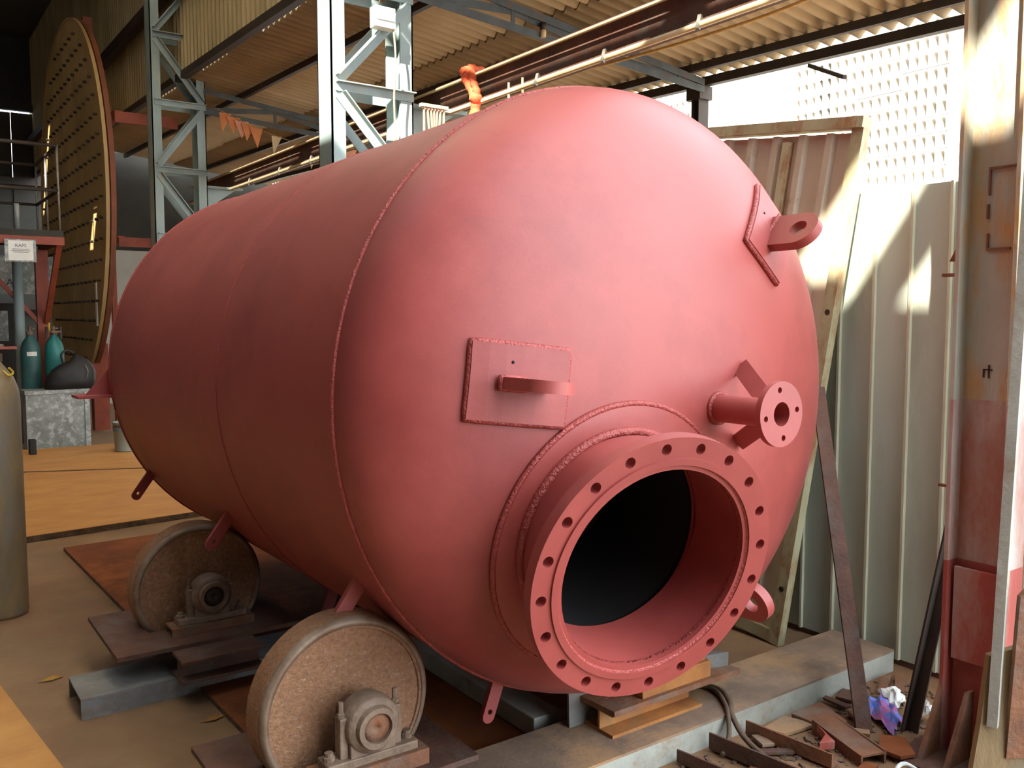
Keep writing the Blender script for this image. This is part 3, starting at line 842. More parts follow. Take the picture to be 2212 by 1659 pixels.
# sleepers
def sleeper(x0, x1, y0, y1, h, label, side, top, rz=0):
    t = wthing('steel_sleeper', label, 'beam', ((x0 + x1) / 2, (y0 + y1) / 2, 0))
    mb = MB(); mb.box(x0, x1, y0, y1, h - 0.01, h); mb.build('web', top, t)
    mb = MB(); mb.box(x0, x1, y0, y0 + 0.012, 0, h - 0.0101); mb.build('flange', side, t)
    mb = MB(); mb.box(x0, x1, y1 - 0.012, y1, 0, h - 0.0101); mb.build('flange', side, t)
sleeper(0.72, 3.66, 2.17, 2.485, 0.1, 'long pale steel sleeper running under the tank to the fence', 'pale_beam', 'dusty_top')
sleeper(0.595, 2.6, 3.755, 4.03, 0.085, 'blue-grey channel sleeper with open end under the rear roller', 'grey_channel', 'grey_channel')
tag(MB().box(1.93, 2.06, 2.56, 3.62, 0.024, 0.10).build('steel_bar', 'pale_beam', bevel=0.004), 'pale steel bar lying lengthwise under the tank behind the front roller', 'bar')

# ---------------------------------------------------------------- right hand column and leaning things
t = wthing('steel_column', 'worn I-section steel column, sunlit at the top and red primed below', 'column', (3.13, 1.55, 0))
for z0, z1, m_ in ((1.30, 8.0, 'col_rusty'), (0.72, 1.30, 'col_worn'), (0.0, 0.72, 'col_red')):
    MB().box(3.125, 3.137, 1.462, 1.643, z0, z1).build('web', m_, t)
    MB().box(3.06, 3.20, 1.643, 1.657, z0, z1).build('flange', m_, t)
    MB().box(3.06, 3.20, 1.448, 1.462, z0, z1).build('flange', m_, t)
MB().box(3.085, 3.098, 1.480, 1.632, 0.36, 0.70).build('welded_plate', 'col_red', t, bevel=0.003)
for y in (1.65, 1.555, 1.455):
    MB().prism([(3.10, y - 0.006, 0.26), (3.10, y - 0.006, 0.015), (2.93, y - 0.006, 0.015), (3.06, y - 0.006, 0.26)], (0, 0.014, 0)).build('gusset', 'rust', t)
MB().box(2.88, 3.35, 1.36, 1.74, 0, 0.015).build('base_plate', 'rust_dark', t)
# cleats and weld marks
MB().prism([(3.12, 1.657, 1.79), (3.12, 1.657, 1.90), (3.12, 1.71, 1.79)], (0.02, 0, 0)).build('cleat', 'rust', t)
MB().box(3.10, 3.12, 1.657, 1.725, 1.735, 1.747).build('cleat', 'rust', t)
MB().prism([(3.12, 1.657, 1.66), (3.12, 1.657, 1.55), (3.12, 1.69, 1.66)], (0.012, 0, 0)).build('cleat', 'dark_paint', t)
MB().box(3.10, 3.115, 1.657, 1.71, 0.975, 0.985).build('cleat', 'rust', t)
for (y0, y1, z0, z1) in ((1.49, 1.58, 2.098, 2.106), (1.574, 1.58, 2.01, 2.098), (1.576, 1.583, 1.93, 1.98), (1.574, 1.58, 1.83, 1.88), (1.50, 1.58, 1.822, 1.83)):
    MB().box(3.116, 3.126, y0, y1, z0, z1).build('weld_scar', 'rust', t)
for (y0, y1, z0, z1) in ((1.545, 1.575, 1.405, 1.41), (1.571, 1.576, 1.38, 1.41), (1.553, 1.558, 1.378, 1.425)):
    MB().box(3.121, 3.126, y0, y1, z0, z1).build('weld_scar', 'dark_paint', t)

t.location = t.location + Vector((0.035, 0, 0))
# framed leaf leaning on the fence
lean = R(6.2)
t = thing('door_leaf', 'framed corrugated metal door leaf leaning on the fence behind the tank', 'door leaf', (3.50, 2.66, 0.0), (0, lean, R(0)))
t.rotation_euler = Euler((R(6.3), R(4.0), 0), 'XYZ')
HL, WL = 2.46, 1.05
MB().box(-0.025, 0.025, 0, 0.06, 0, HL).build('stile', 'frame_pale', t)
MB().box(-0.025, 0.025, WL - 0.06, WL, 0, HL).build('stile', 'frame_pale', t)
MB().box(-0.02, 0.02, 0.39, 0.44, 0, HL - 0.05).build('stile', 'frame_pale', t)
MB().box(-0.04, 0.03, 0, WL, HL - 0.005, HL + 0.045).build('top_rail', 'frame_pale', t)
MB().box(-0.02, 0.025, 0.06, WL - 0.06, 0.0, 0.06).build('bottom_rail', 'frame_pale', t)
pts = []
y = 0.06
while y < WL - 0.06:
    pts += [(y, 0.0), (y + 0.09, 0.0), (y + 0.105, -0.022), (y + 0.135, -0.022), (y + 0.15, 0.0)]; y += 0.155
P = [(0.008 + d, yy, z) for z in (0.06, HL - 0.02) for yy, d in pts]; m_ = len(pts)
mb = MB().add(P, [(i, i + 1, m_ + i + 1, m_ + i) for i in range(m_ - 1)])
o = mb.build('sheet', 'leaf_sheet', t); sm = o.modifiers.new('thick', 'SOLIDIFY'); sm.thickness = 0.003
for z in (0.28, 1.05, 1.62):
    MB().cyl((-0.028, 0.03, z), (-0.02, 0.03, z), 0.013, 12).build('bolt_hole', 'dark_paint', t)

def leaning_bar(name, label, cat, a, b, w_, th, m, up):
    return tag(MB().bar(a, b, w_, th, up).build(name, m, base=False), label, cat)
leaning_bar('flat_bar', 'dark brown flat steel bar leaning from the scrap up against the tank', 'bar', (3.02, 1.90, 0.0), (3.54, 2.52, 1.265), 0.062, 0.012, 'rust_dark', (0.58, 0.81, 0))
t = wthing('steel_angle', 'dark angle bar leaning beside the red column base', 'bar', (3.16, 1.82, 0))
mb = MB(); mb.bar((3.16, 1.82, 0.0), (3.34, 1.77, 0.80), 0.05, 0.008, (0, 1, 0.1)); mb.bar((3.175, 1.80, 0.0), (3.355, 1.75, 0.80), 0.008, 0.05, (0, 1, 0.1)); mb.build('leg', 'dark_paint', t)
# pale strip and rusty sheets at the right edge of the view
leaning_bar('steel_strip', 'pale green leaning strip at the right edge beside the column', 'bar', (2.83, 1.335, 0.30), (2.965, 1.355, 2.2), 0.045, 0.03, 'pale_beam', (0.3, -1, 0))
t = wthing('rusty_sheet', 'bent rusty ochre sheet standing at the lower right corner', 'sheet', (2.9, 1.3, 0))
mb = MB(); mb.prism([(2.74, 1.37, 0.0), (2.80, 1.36, 0.30), (2.83, 1.355, 0.52), (2.90, 1.30, 0.55), (3.0, 1.22, 0.50), (3.0, 1.2, 0.0)], (0.012, 0.02, 0)); mb.build('sheet', 'cyl', t)
mb = MB(); mb.prism([(2.86, 1.315, 0.2), (2.885, 1.305, 0.72), (2.94, 1.275, 0.78), (2.99, 1.235, 0.2)], (-0.012, -0.016, 0)); mb.build('torn_flap', 'rust', t)

# cable lying over the sleeper
pts = [(2.60, 2.42, 0.108), (2.66, 2.37, 0.11), (2.665, 2.30, 0.112), (2.61, 2.21, 0.112), (2.56, 2.16, 0.10), (2.54, 2.08, 0.045), (2.52, 1.96, 0.02), (2.50, 1.86, 0.015), (2.49, 1.7, 0.013)]
def smooth(pts, k=6):
    pts = [Vector(p) for p in pts]; out = []
    for i in range(len(pts) - 1):
        p0 = pts[max(i - 1, 0)]; p1 = pts[i]; p2 = pts[i + 1]; p3 = pts[min(i + 2, len(pts) - 1)]
        for j in range(k):
            u = j / k
            out.append(0.5 * ((2 * p1) + (p2 - p0) * u + (2 * p0 - 5 * p1 + 4 * p2 - p3) * u * u + (3 * p1 - p0 - 3 * p2 + p3) * u ** 3))
    return out + [pts[-1]]
tag(MB().tube(smooth(pts), 0.011, 8).build('cable', 'cable'), 'dusty brown cable looped over the pale sleeper', 'cable')
tag(MB().tube(smooth([(p[0] - 0.02, p[1] + 0.01 if i < 4 else p[1], p[2] + 0.002) for i, p in enumerate(pts[:5])] + [(2.50, 2.12, 0.045), (2.42, 2.08, 0.014)]), 0.009, 8).build('cable', 'cable'), 'thinner cable strand lying beside the looped cable on the sleeper', 'cable')

# scrap on the ground
def scrap(name, label, cat, poly, th, m, z=0.004):
    return tag(MB().prism([(x, y, z) for x, y in poly], (0, 0, th)).build(name, m, bevel=0.0015), label, cat, 'scrap offcuts by the fence')
def angle_iron(label, a, b, w_, m='rust_dark'):
    mb = MB(); mb.bar(a, b, w_, 0.008); d = (Vector(b) - Vector(a)).normalized(); s = d.cross(Vector((0, 0, 1))).normalized()
    mb.bar(Vector(a) + s * w_ / 2 + Vector((0, 0, w_ / 2)), Vector(b) + s * w_ / 2 + Vector((0, 0, w_ / 2)), 0.008, w_)
    return tag(mb.build('angle_iron', m), label, 'angle iron', 'scrap offcuts by the fence')
angle_iron('rusty angle iron pointing out from the pale sleeper, right of the cable', (2.655, 2.15, 0.012), (2.692, 1.80, 0.012), 0.05, 'rust')
angle_iron('rusty angle iron lying under the cable at the bottom edge', (2.455, 2.15, 0.012), (2.51, 1.72, 0.012), 0.06)
angle_iron('short rusty angle iron left of the cable end', (2.28, 2.15, 0.012), (2.33, 1.85, 0.012), 0.045)
scrap('steel_offcut', 'small red triangular offcut among the scrap', 'offcut', [(2.852, 2.0), (2.779, 1.864), (2.725, 1.891), (2.80, 1.92)], 0.03, 'col_red', 0.02)
scrap('steel_offcut', 'wide tan steel offcut beside the leaning flat bar', 'offcut', [(2.88, 2.13), (3.07, 2.13), (3.0, 1.96), (2.887, 2.0)], 0.016, 'rust', 0.012)
scrap('steel_offcut', 'brown plate offcut half under the pale sleeper', 'offcut', [(2.708, 2.13), (2.86, 2.15), (2.902, 2.03), (2.734, 2.05)], 0.014, 'dusty_top', 0.004)
scrap('steel_offcut', 'dull red plate offcut near the column base', 'offcut', [(2.996, 1.82), (2.89, 1.76), (2.90, 1.68), (2.96, 1.66), (3.05, 1.75)], 0.014, 'plate_red', 0.02)
t = wthing('channel_offcut', 'short tan channel offcut at the bottom of the scrap pile', 'offcut', (2.85, 1.85, 0), 'scrap offcuts by the fence')
mb = MB(); mb.bar((2.905, 2.0, 0.05), (2.82, 1.735, 0.04), 0.11, 0.008); mb.bar((2.857, 2.015, 0.025), (2.772, 1.75, 0.02), 0.008, 0.05); mb.bar((2.953, 1.985, 0.03), (2.868, 1.72, 0.025), 0.008, 0.05); mb.build('web', 'rust', t)
scrap('slotted_board', 'narrow slotted brown board near the fence foot', 'board', [(3.52, 2.14), (3.565, 2.12), (3.41, 2.05), (3.37, 2.07)], 0.02, 'rust', 0.004)
scrap('slotted_board', 'second slotted brown board lying next to the fence', 'board', [(3.59, 2.12), (3.63, 2.10), (3.48, 2.01), (3.44, 2.03)], 0.02, 'rust', 0.004)
random.seed(21)
for k, (x, y, a, l_, w_) in enumerate([(2.40, 1.93, 0.4, .10, .04), (2.60, 1.98, -0.6, .12, .03), (2.62, 2.06, 1.2, .08, .05), (2.75, 1.72, 0.2, .12, .05), (3.10, 1.98, 0.9, .09, .06), (3.13, 2.10, 1.5, .12, .04), (2.99, 1.90, 2.2, .07, .04), (2.36, 1.80, 1.0, .07, .05), (2.70, 1.66, -.4, .10, .03), (3.24, 2.12, .3, .1, .07)]):
    c, s = math.cos(a), math.sin(a)
    poly = [(x + c * u - s * v_, y + s * u + c * v_) for u, v_ in ((-l_ / 2, -w_ / 2), (l_ / 2, -w_ / 2 * random.uniform(.4, 1)), (l_ / 2 * random.uniform(.7, 1.1), w_ / 2), (-l_ / 2, w_ / 2))]
    lbl = ['thin bent strip left of the cable', 'flat strip between the two angle irons', 'small plate piece near the sleeper by the angle iron', 'tan plate piece at the bottom edge', 'dark plate piece at the foot of the leaning flat bar',
           'narrow strip by the pale sleeper near the snack packet', 'crooked shard right of the red triangle', 'shard left of the lowest angle iron', 'sliver below the tan channel offcut', 'brown plate by the sleeper under the fence'][k]
    scrap('scrap_piece', lbl, 'offcut', poly, 0.012, ['rust', 'rust_dark', 'dusty_top', 'plate_red'][k % 4], 0.006 + 0.004 * (k % 3))
# loose grit and chips: uncountable
mb = MB()
for k in range(700):
    x = random.uniform(2.2, 3.6); y = random.uniform(1.55, 2.15)
    s = random.uniform(0.003, 0.012); h = s * random.uniform(.4, 1)
    mx = Matrix.Translation((x, y, h / 2)) @ Euler((random.uniform(-.4, .4), random.uniform(-.4, .4), random.uniform(0, 3))).to_matrix().to_4x4()
    mb.box(-s, s, -s * .6, s * .6, -h / 2, h / 2, mx)
o = tag(mb.build('grit', 'ground'), 'loose grit and metal chips strewn over the floor by the fence', 'grit'); o['kind'] = 'stuff'
# crumpled packet and paper
def crumple(name, label, cat, poly, z, m, amp=0.02, n=7, seed=1):
    rnd = random.Random(seed); a, b, c, d = [Vector((p[0], p[1], z)) for p in poly]
    P = []
    for i in range(n):
        for j in range(n):
            u, v_ = i / (n - 1), j / (n - 1)
            p = (a * (1 - u) + b * u) * (1 - v_) + (d * (1 - u) + c * u) * v_
            e = min(u, 1 - u, v_, 1 - v_)
            P.append(p + Vector((rnd.uniform(-.008, .008), rnd.uniform(-.008, .008), rnd.uniform(0, amp) + e * amp * 2.5)))
    fs = [(i * n + j, i * n + j + 1, (i + 1) * n + j + 1, (i + 1) * n + j) for i in range(n - 1) for j in range(n - 1)]
    o = MB().add(P, fs).build(name, m)
    s_ = o.modifiers.new('thick', 'SOLIDIFY'); s_.thickness = 0.002
    return tag(o, label, cat)
crumple('snack_packet', 'crumpled blue and red printed snack packet behind the leaning flat bar', 'packet', [(3.05, 1.80), (3.22, 1.86), (3.34, 2.02), (3.20, 2.04)], 0.01, 'packet', 0.03, seed=4)
crumple('paper_scrap', 'crumpled white paper beside the blue packet', 'paper', [(3.25, 1.90), (3.36, 1.94), (3.44, 2.02), (3.33, 2.05)], 0.02, 'paper', 0.025, seed=6)
crumple('paper_scrap', 'white paper wad wedged behind the red column', 'paper', [(3.26, 1.76), (3.33, 1.79), (3.34, 1.85), (3.27, 1.83)], 0.03, 'paper', 0.03, seed=8)
tag(MB().tube(smooth([(2.78, 1.60, 0.01), (2.81, 1.64, 0.03), (2.86, 1.64, 0.035), (2.89, 1.60, 0.012)]), 0.008, 8).build('hose_end', 'paper'), 'short white curved hose end at the bottom edge', 'hose')

# ---------------------------------------------------------------- floor plates
def plate(name, label, poly, th, z, top='board', edge='board_edge', cat='plate'):
    t = wthing(name, label, cat, (sum(p[0] for p in poly) / len(poly), sum(p[1] for p in poly) / len(poly), z))
    MB().prism([(x, y, z + th - 0.004) for x, y in poly], (0, 0, 0.004)).build('top_face', top, t)
    MB().prism([(x, y, z) for x, y in poly], (0, 0, th - 0.004)).build('edge_band', edge, t)
    return t
plate('floor_board', 'orange-brown board lying across the floor left of the tank, thick front edge', [(-0.9, 6.80), (0.82, 6.98), (2.3, 7.14), (2.9, 9.1), (1.15, 9.85), (-0.9, 9.95)], 0.045, 0.002)
plate('floor_board', 'orange-brown board farther back in front of the galvanised box', [(-0.6, 10.0), (1.12, 9.9), (2.85, 9.15), (3.0, 10.2), (2.5, 11.4), (-0.6, 11.6)], 0.05, 0.004)
plate('steel_floor_plate', 'red-brown steel plate on the floor under the tank', [(0.975, 6.60), (1.075, 3.2), (1.09, 2.55), (2.95, 2.52), (2.95, 6.72)], 0.022, 0.001, 'plate_red')
plate('steel_floor_plate', 'ochre steel plate at the lower left corner of the floor', [(-1.2, 4.45), (0.365, 4.36), (0.49, 3.2), (-1.2, 3.2)], 0.008, 0.001, 'board')
for k, (x, y, lb) in enumerate(((1.02, 3.46, 'yellow dry leaf on the floor near the roller'), (0.56, 4.26, 'orange dry leaf on the floor near the channel end'))):
    tag(MB().prism([(x - .05, y, .003), (x, y - .018, .006), (x + .05, y + .005, .004), (x + .01, y + .02, .012)], (0, 0, .002)).build('dry_leaf', 'leafy'), lb, 'leaf')

# ---------------------------------------------------------------- gas cylinders
def cylinder(x, y, r, h, m, label, valve='bearing', collar=None):
    t = wthing('gas_cylinder', label, 'gas cylinder', (x, y, 0))
    b = MB().lathe([(r * 0.93, 0), (r, 0.02), (r, h * 0.84), (r * 0.95, h * 0.885), (r * 0.78, h * 0.93), (r * 0.5, h * 0.965), (r * 0.33, h * 0.985), (r * 0.3, h)], (x, y, 0), (0, 0, 1), 36).build('body', m, t)
    MB().lathe([(r * 0.36, h - 0.01), (r * 0.36, h + 0.03), (0.018, h + 0.035), (0.018, h + 0.10), (0.0, h + 0.10)], (x, y, 0), (0, 0, 1), 16).build('valve', valve, t)
    MB().cyl((x, y, h + 0.07), (x + 0.045, y - 0.03, h + 0.07), 0.011, 10).build('outlet', valve, t)
    return t, b
cx = cylinder(0.497, 5.37, 0.118, 1.365, 'cyl', 'weathered tan gas cylinder standing at the left edge of the floor')
MB().tube(smooth([(0.53, 5.26, 1.31), (0.555, 5.255, 1.285), (0.575, 5.27, 1.30), (0.555, 5.26, 1.325)]), 0.006, 6).build('tie', 'yellow', cx[0])
MB().prism([(0.50, 5.30, 1.42), (0.60, 5.28, 1.42), (0.60, 5.36, 1.42), (0.50, 5.38, 1.42)], (0, 0, 0.012)).build('valve_cap', 'col_red', cx[0])
c1 = cylinder(1.535, 12.25, 0.112, 1.36, 'teal_dull', 'dull teal gas cylinder with white label, left of the brighter one')
MB().add([(1.535 + 0.1135 * math.sin(a), 12.25 - 0.1135 * math.cos(a), z) for z in (1.10, 1.15) for a in (-.5, -.25, 0, .25, .5)], [(i, i + 1, i + 6, i + 5) for i in range(4)]).build('label', 'paper', c1[0])
c2 = cylinder(1.795, 12.25, 0.108, 1.36, 'teal', 'bright teal gas cylinder with valve guard behind the black bag')
MB().ring([(0.075, 1.38), (0.085, 1.38), (0.085, 1.40), (0.075, 1.40)], (1.795, 12.25, 0), (0, 0, 1), 24).build('guard_ring', 'bearing', c2[0])
for s in (-1, 1):
    MB().box(1.795 + s * 0.08 - 0.012, 1.795 + s * 0.08 + 0.012, 12.23, 12.27, 1.30, 1.45).build('guard_post', 'dark_paint', c2[0])
MB().cyl((1.74, 12.2, 1.38), (1.74, 12.2, 1.50), 0.012, 8).build('regulator', 'yellow', c2[0])

# galvanised box, bag, pail
t = wthing('sheet_metal_box', 'galvanised sheet metal box with mottled faces under the black bag', 'box', (1.74, 12.0, 0))
mb = MB(); mb.box(1.40, 2.06, 11.75, 12.08, 0.0, 0.70); mb.build('body', 'galv', t)
mb = MB(); mb.box(1.39, 2.09, 11.735, 12.09, 0.66, 0.705); mb.build('rim', 'galv', t)
mb = MB(); mb.box(2.03, 2.085, 11.735, 12.09, 0.0, 0.66); mb.build('corner_flange', 'galv', t)
t = wthing('holdall_bag', 'black nylon bag slumped on the galvanised box', 'bag', (1.9, 11.9, 0.706))
rnd = random.Random(5)
P = []; ring_n = 20
prof = [(0.00, 0.27, 0.14), (0.10, 0.275, 0.15), (0.20, 0.265, 0.15), (0.28, 0.23, 0.13), (0.34, 0.17, 0.10), (0.39, 0.09, 0.06), (0.42, 0.02, 0.02)]
for z, rx, ry in prof:
    for i in range(ring_n):
        a = 2 * math.pi * i / ring_n
        q = 0.75
        sx = math.copysign(abs(math.cos(a)) ** q, math.cos(a)); sy = math.copysign(abs(math.sin(a)) ** q, math.sin(a))
        P.append((1.895 + 0.06 * (z / 0.42) + rx * sx * rnd.uniform(.96, 1.03), 11.91 + ry * sy * rnd.uniform(.96, 1.03), 0.706 + z * (1 - 0.18 * (sx < -0.4))))
m_ = len(prof)
fs = [(j * ring_n + i, j * ring_n + (i + 1) % ring_n, (j + 1) * ring_n + (i + 1) % ring_n, (j + 1) * ring_n + i) for j in range(m_ - 1) for i in range(ring_n)] + [tuple(range(ring_n))[::-1], tuple(range((m_ - 1) * ring_n, m_ * ring_n))]
MB().add(P, fs, True).build('body', 'bag', t)
MB().tube(smooth([(1.82, 11.80, 1.02), (1.80, 11.78, 1.12), (1.86, 11.80, 1.17), (1.94, 11.82, 1.14)]), 0.014, 8).build('handle', 'bag', t)
MB().tube(smooth([(2.05, 11.76, 1.0), (2.08, 11.755, 0.92), (2.06, 11.755, 0.84)]), 0.005, 6).build('zip', 'chrome', t)
t = wthing('paint_pail', 'grey-green paint pail standing behind the tank end', 'pail', (2.28, 10.75, 0))
MB().lathe([(0.125, 0.0), (0.125, 0.01), (0.138, 0.30), (0.145, 0.302), (0.145, 0.325), (0.138, 0.327), (0.134, 0.30), (0.122, 0.02), (0.0, 0.02)], (2.28, 10.75, 0.06), (0, 0, 1), 36, caps=False).build('body', 'bucket', t)
MB().lathe([(0.1395, 0.225), (0.1415, 0.275)], (2.28, 10.75, 0.06), (0, 0, 1), 36, caps=False).build('dark_band', 'ink', t)
def text(body, size, loc, rot, m, parent, name='lettering', ext=0.001):
    cu = bpy.data.curves.new(name, 'FONT'); cu.body = body; cu.size = size; cu.align_x = 'CENTER'; cu.align_y = 'CENTER'; cu.extrude = ext
    o = bpy.data.objects.new(name, cu); COL.objects.link(o); o.data.materials.append(M[m])
    dg = bpy.context.evaluated_depsgraph_get(); dg.update()
    me = bpy.data.meshes.new_from_object(o.evaluated_get(dg)); bpy.data.objects.remove(o)
    o = bpy.data.objects.new(name, me); COL.objects.link(o)
    if not me.materials: me.materials.append(M[m])
    o.parent = parent; o.location = Vector(loc) - OFF.get(parent.name, Vector()); o.rotation_euler = rot
    return o
text('UPE', 0.05, (2.245, 10.612, 0.30), (R(90), 0, R(-14)), 'paper', t)
tag(MB().box(1.33, 1.40, 11.0, 11.12, 0.055, 0.22).build('black_can', 'bag', bevel=0.01), 'small black can beside the galvanised box', 'can')

# ---------------------------------------------------------------- access platform
t = wthing('access_platform', 'red framed access platform with pipe guard rails', 'platform', (0.9, 11.8, 0))
MB().box(0.2, 1.83, 11.5, 13.2, 2.49, 2.565).build('deck', 'dark_clad', t)
MB().box(0.2, 1.835, 11.48, 11.53, 2.40, 2.49).build('edge_channel', 'red_steel', t)
MB().box(1.785, 1.835, 11.53, 13.2, 2.40, 2.49).build('edge_channel', 'red_steel', t)
for z in (3.03, 3.54):
    MB().cyl((0.2, 11.55, z), (1.80, 11.55, z), 0.021, 10).build('rail', 'dark_paint', t)
    MB().cyl((1.80, 11.55, z), (1.80, 13.2, z), 0.021, 10).build('rail', 'dark_paint', t)
    MB().cyl((0.2, 13.2, z), (1.80, 13.2, z), 0.018, 8).build('rail', 'dark_paint', t)
for x, y in ((1.80, 11.55), (1.80, 12.4), (1.80, 13.2), (0.9, 13.2), (0.95, 11.55)):
    MB().cyl((x, y, 2.56), (x, y, 3.55), 0.014, 8).build('rail_post', 'chrome', t)
MB().box(1.66, 1.80, 12.5, 12.62, 0.0, 2.40).build('leg', 'red_steel', t)
MB().bar((1.79, 11.56, 2.42), (1.76, 12.5, 1.50), 0.06, 0.05).build('knee_brace', 'red_steel', t)
MB().bar((0.95, 12.55, 2.40), (1.68, 12.55, 1.50), 0.055, 0.05).build('knee_brace', 'red_steel', t)
MB().cyl((1.46, 12.5, 0.0), (1.46, 12.5, 2.45), 0.058, 16).build('pipe_leg', 'col_paint', t)
MB().cyl((1.42, 12.0, 2.56), (1.42, 12.0, 2.9), 0.028, 10).build('stub_pipe', 'galv', t)
s = wthing('notice_board', 'small white notice with taped edges hung on the platform edge', 'sign', (1.375, 11.46, 2.2))
MB().box(1.22, 1.535, 11.455, 11.475, 2.195, 2.445).build('backing', 'galv', s)
MB().box(1.255, 1.505, 11.449, 11.455, 2.21, 2.43).build('sheet', 'paper', s)
text('KAPS', 0.05, (1.38, 11.447, 2.375), (R(90), 0, 0), 'ink', s)
for z_, w_ in ((2.335, 0.085), (2.318, 0.095), (2.301, 0.075)):
    MB().box(1.38 - w_, 1.38 + w_, 11.4475, 11.449, z_ - 0.003, z_ + 0.003).build('print_line', 'ink', s)

# ---------------------------------------------------------------- big studded plate
t = wthing('studded_disc', 'huge tan circular plate with rows of studs standing at the back', 'disc', (2.4, 14.5, 0.6))
MB().lathe([(0, 0), (2.56, 0), (2.57, 0.02)], (2.4, 14.5, 3.2), (1, 0, 0), 96, smooth=False).build('plate', 'disc', t)
MB().ring([(2.562, -0.012), (2.578, -0.012), (2.578, 0.03), (2.562, 0.03)], (2.4, 14.5, 3.2), (1, 0, 0), 96).build('rim', 'disc', t)
MB().ring([(2.50, 0.05), (2.57, 0.05), (2.57, 0.11), (2.50, 0.11)], (2.4, 14.5, 3.2), (1, 0, 0), 96).build('backing_ring', 'disc_rim', t)
mb = MB()
for i in range(18):
    z = 3.2 - 2.2 + i * 0.26
    hw = math.sqrt(max(0, 2.42 ** 2 - (z - 3.2) ** 2)); n = int(2 * hw / 0.30)
    for k in range(n):
        y = 14.5 - hw + 0.1 + k * 0.30
        mb.lathe([(0.02, 0), (0.02, 0.04), (0.0, 0.042)], (2.4, y, z), (-1, 0, -0.0), 6, smooth=False)
o = mb.build('stud', 'dark_paint', t); o['kind'] = 'stuff'
MB().box(2.385, 2.399, 12.72, 12.80, 1.45, 2.02).build('label_strip', 'paper', t)
for y in (13.4, 15.6):
    MB().box(2.42, 2.62, y - 0.1, y + 0.1, 0.0, 1.2).build('foot', 'red_steel', t)
def red_frame(label, loc, boxes):
    t = wthing('red_bracket', label, 'bracket', loc)
    for b in boxes: MB().box(*b).build('arm', 'red_steel', t)
red_frame('red steel bracket arm reaching from the studded disc to the lattice column, upper one', (2.9, 12.5, 4.1), [(2.62, 3.4, 12.4, 12.46, 4.06, 4.20), (2.62, 2.70, 12.46, 13.4, 4.10, 4.22)])
red_frame('red steel bracket arm under the upper one beside the lattice column', (2.9, 12.5, 2.5), [(2.62, 3.3, 12.4, 12.46, 2.48, 2.60), (2.62, 2.70, 12.46, 13.2, 2.52, 2.62)])
t = wthing('red_post', 'tall red steel post behind the studded disc', 'post', (2.75, 14.6, 0))
MB().box(2.68, 2.80, 14.55, 14.65, 0, 5.95).build('shaft', 'red_steel', t)
MB().box(2.62, 2.68, 12.9, 13.0, 0.0, 2.5).build('side_post', 'red_steel', t)
t = wthing('switch_box', 'small yellow framed switch box on the partition', 'switch', (3.2, 17.1, 2.0))
MB().box(3.13, 3.27, 17.14, 17.2, 1.95, 2.25).build('frame', 'yellow', t)
MB().box(3.16, 3.24, 17.13, 17.14, 2.0, 2.2).build('face', 'bearing', t)
# machine shape in the dark under the platform
t = wthing('machine_cabinet', 'dark machine cabinet standing in the shade under the platform', 'machine', (1.2, 14, 0))
MB().box(0.4, 1.62, 13.6, 14.6, 0, 1.75).build('body', 'dark_clad', t, bevel=0.02)
MB().box(1.0, 1.45, 13.57, 13.6, 1.25, 1.65).build('panel', 'galv', t)
MB().box(1.25, 1.33, 13.56, 13.6, 0.92, 1.05).build('switch', 'bearing', t)
MB().box(0.4, 2.2, 14.8, 14.86, 1.9, 2.45).build('pale_panel', 'galv', t)
text('AO', 0.15, (1.685, 14.796, 2.06), (R(90), 0, 0), 'dark_paint', t)

# ---------------------------------------------------------------- things hanging under the lean-to roof
t = wthing('bunting', 'string of orange and cream pennant flags under the far truss', 'bunting', (4.0, 11.2, 3.8))
a, b = Vector((3.52, 11.3, 4.17)), Vector((5.3, 10.6, 3.72))
line = [a.lerp(b, i / 14) + Vector((0, 0, -0.16 * math.sin(math.pi * i / 14))) for i in range(15)]
MB().tube(line, 0.004, 5).build('string', 'rope', t)
random.seed(9)
for k, u in enumerate((0.08, 0.13, 0.18, 0.22, 0.27, 0.40, 0.62, 0.68, 0.82, 0.88)):
    p = line[int(u * 14)].lerp(line[min(14, int(u * 14) + 1)], u * 14 % 1)
    d = Vector((1, -0.2, -0.05)).normalized() * random.uniform(.06, .09); h = random.uniform(.2, .3)
    mb = MB().prism([p - d, p + d, p + Vector((random.uniform(-.05, .05), 0.02, -h))], (0.0, 0.003, 0))
    mb.build('flag', ['flag_orange', 'flag_orange', 'flag_pink', 'flag_orange', 'flag_orange', 'flag_cream', 'flag_cream', 'flag_cream', 'flag_cream', 'flag_pink'][k], t)
t = wthing('tied_cloth', 'bright orange cloth knotted round the runway beam', 'cloth', (3.84, 5.85, 3.0))
def cloth_rope(pts, r0, seed, nm):
    rnd = random.Random(seed); q = smooth(pts, 5)
    MB().tube(q, [r0 * rnd.uniform(.75, 1.2) for _ in q], 9).build(nm, 'cloth', t)
cloth_rope([(3.99, 5.98, 3.43), (3.97, 5.94, 3.485), (3.86, 5.92, 3.495), (3.80, 5.90, 3.47), (3.795, 5.87, 3.42)], 0.036, 1, 'wrap')
cloth_rope([(3.80, 5.93, 3.47), (3.785, 5.88, 3.40), (3.785, 5.82, 3.32), (3.79, 5.78, 3.24), (3.80, 5.79, 3.21)], 0.045, 2, 'wrap')
cloth_rope([(3.80, 5.85, 3.45), (3.78, 5.80, 3.37), (3.785, 5.76, 3.29), (3.80, 5.78, 3.20)], 0.03, 3, 'wrap')
cloth_rope([(3.80, 5.79, 3.22), (3.80, 5.80, 3.14), (3.80, 5.79, 3.06)], 0.045, 4, 'tail')
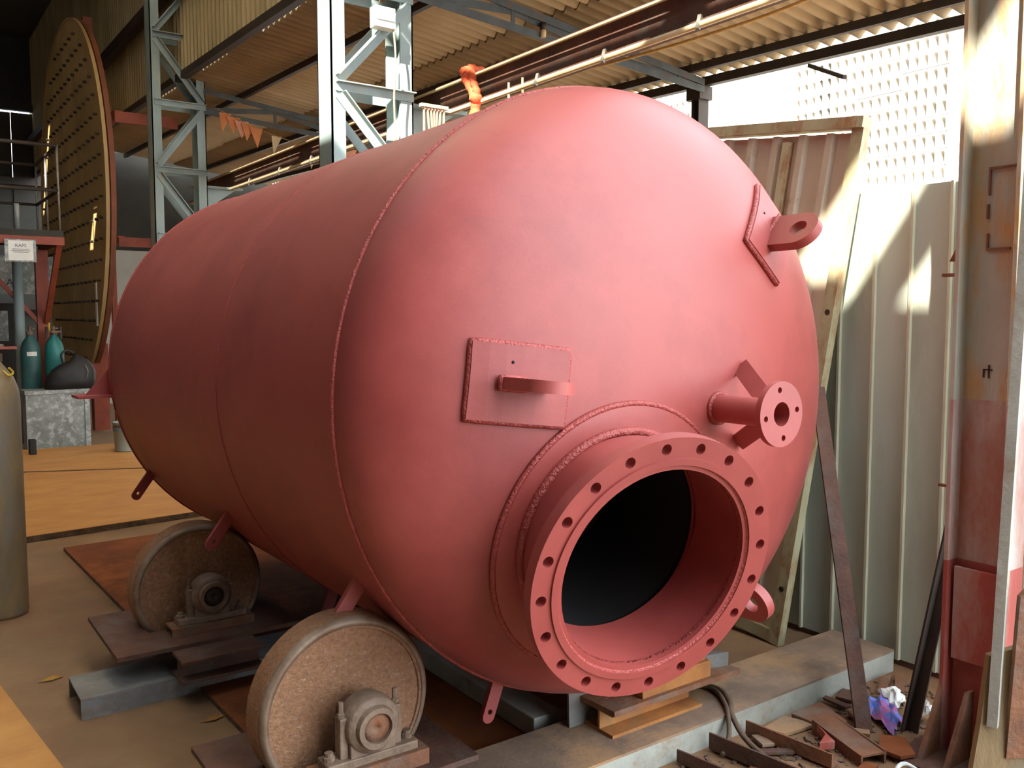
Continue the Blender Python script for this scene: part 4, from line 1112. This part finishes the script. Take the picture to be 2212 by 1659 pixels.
MB().lathe([(0.04, 0.0), (0.075, -0.05), (0.085, -0.12), (0.0, -0.12)], (3.80, 5.79, 3.12), (0, 0, 1), 9).build('tail', 'cloth', t)
t = wthing('wire_hook', 'cream wire hooks hanging from the runway beam right of the orange cloth', 'hook', (3.83, 5.4, 3.1))
for dy in (0.0, 0.17):
    MB().tube(smooth([(3.83, 5.40 + dy - 0.17, 3.28), (3.83, 5.40 + dy - 0.17, 3.18), (3.83, 5.40 + dy - 0.16, 3.13), (3.83, 5.44 + dy - 0.16, 3.12), (3.83, 5.46 + dy - 0.16, 3.16)]), 0.009, 6).build('hook', 'pipe_pale', t)
pts = [(5.2, 6.49, 3.81), (5.2, 6.1, 3.755), (5.2, 5.5, 3.72), (5.2, 4.8, 3.70), (5.2, 4.1, 3.70), (5.2, 3.4, 3.75)]
tag(MB().tube(smooth(pts), 0.012, 6).build('sagging_rope', 'rope'), 'yellow rope sagging under the corrugated roof', 'rope')
t = wthing('lamp_holder', 'small lamp holder hanging from the truss', 'lamp', (5.0, 7.3, 4.25))
MB().cyl((4.72, 6.15, 4.0), (4.72, 6.15, 4.06), 0.03, 12).build('cap', 'dark_paint', t)
MB().lathe([(0.022, 0), (0.026, 0.03), (0.026, 0.07)], (4.72, 6.15, 3.94), (0, 0, 1), 12).build('socket', 'pipe_pale', t)
t = wthing('junction_box', 'white fuse box wired to the top of the sunlit lattice column', 'box', (3.17, 6.05, 3.72))
MB().box(3.08, 3.25, 6.03, 6.12, 3.71, 3.86).build('case', 'paper', t, bevel=0.006)
MB().box(3.10, 3.24, 6.022, 6.03, 3.76, 3.80).build('fuse_cover', 'galv', t)
MB().tube(smooth([(3.12, 6.05, 3.86), (3.14, 6.04, 3.95), (3.2, 6.05, 4.1)]), 0.006, 6).build('wire', 'dark_paint', t)
MB().tube(smooth([(3.24, 6.05, 3.72), (3.25, 6.04, 3.5), (3.24, 6.05, 3.2), (3.25, 6.05, 2.9)]), 0.007, 6).build('wire', 'pipe_pale', t)
tag(MB().bar((6.78, 5.0, 3.78), (6.5, 4.45, 3.52), 0.03, 0.03).build('broken_rod', 'dark_paint', base=False), 'broken dark rod hanging from the eave in front of the pierced wall', 'rod')
t = wthing('hung_brush', 'rust coloured brush hanging beside the sunlit lattice column', 'brush', (3.62, 6.1, 3.1))
MB().box(3.50, 3.74, 6.09, 6.13, 3.20, 3.225).build('handle', 'frame_pale', t)
for k in range(7):
    x = 3.53 + k * 0.03
    MB().bar((x, 6.11, 3.20), (x + 0.02 * math.sin(k), 6.11, 3.02), 0.012, 0.012).build('bristle', 'flag_pink', t)
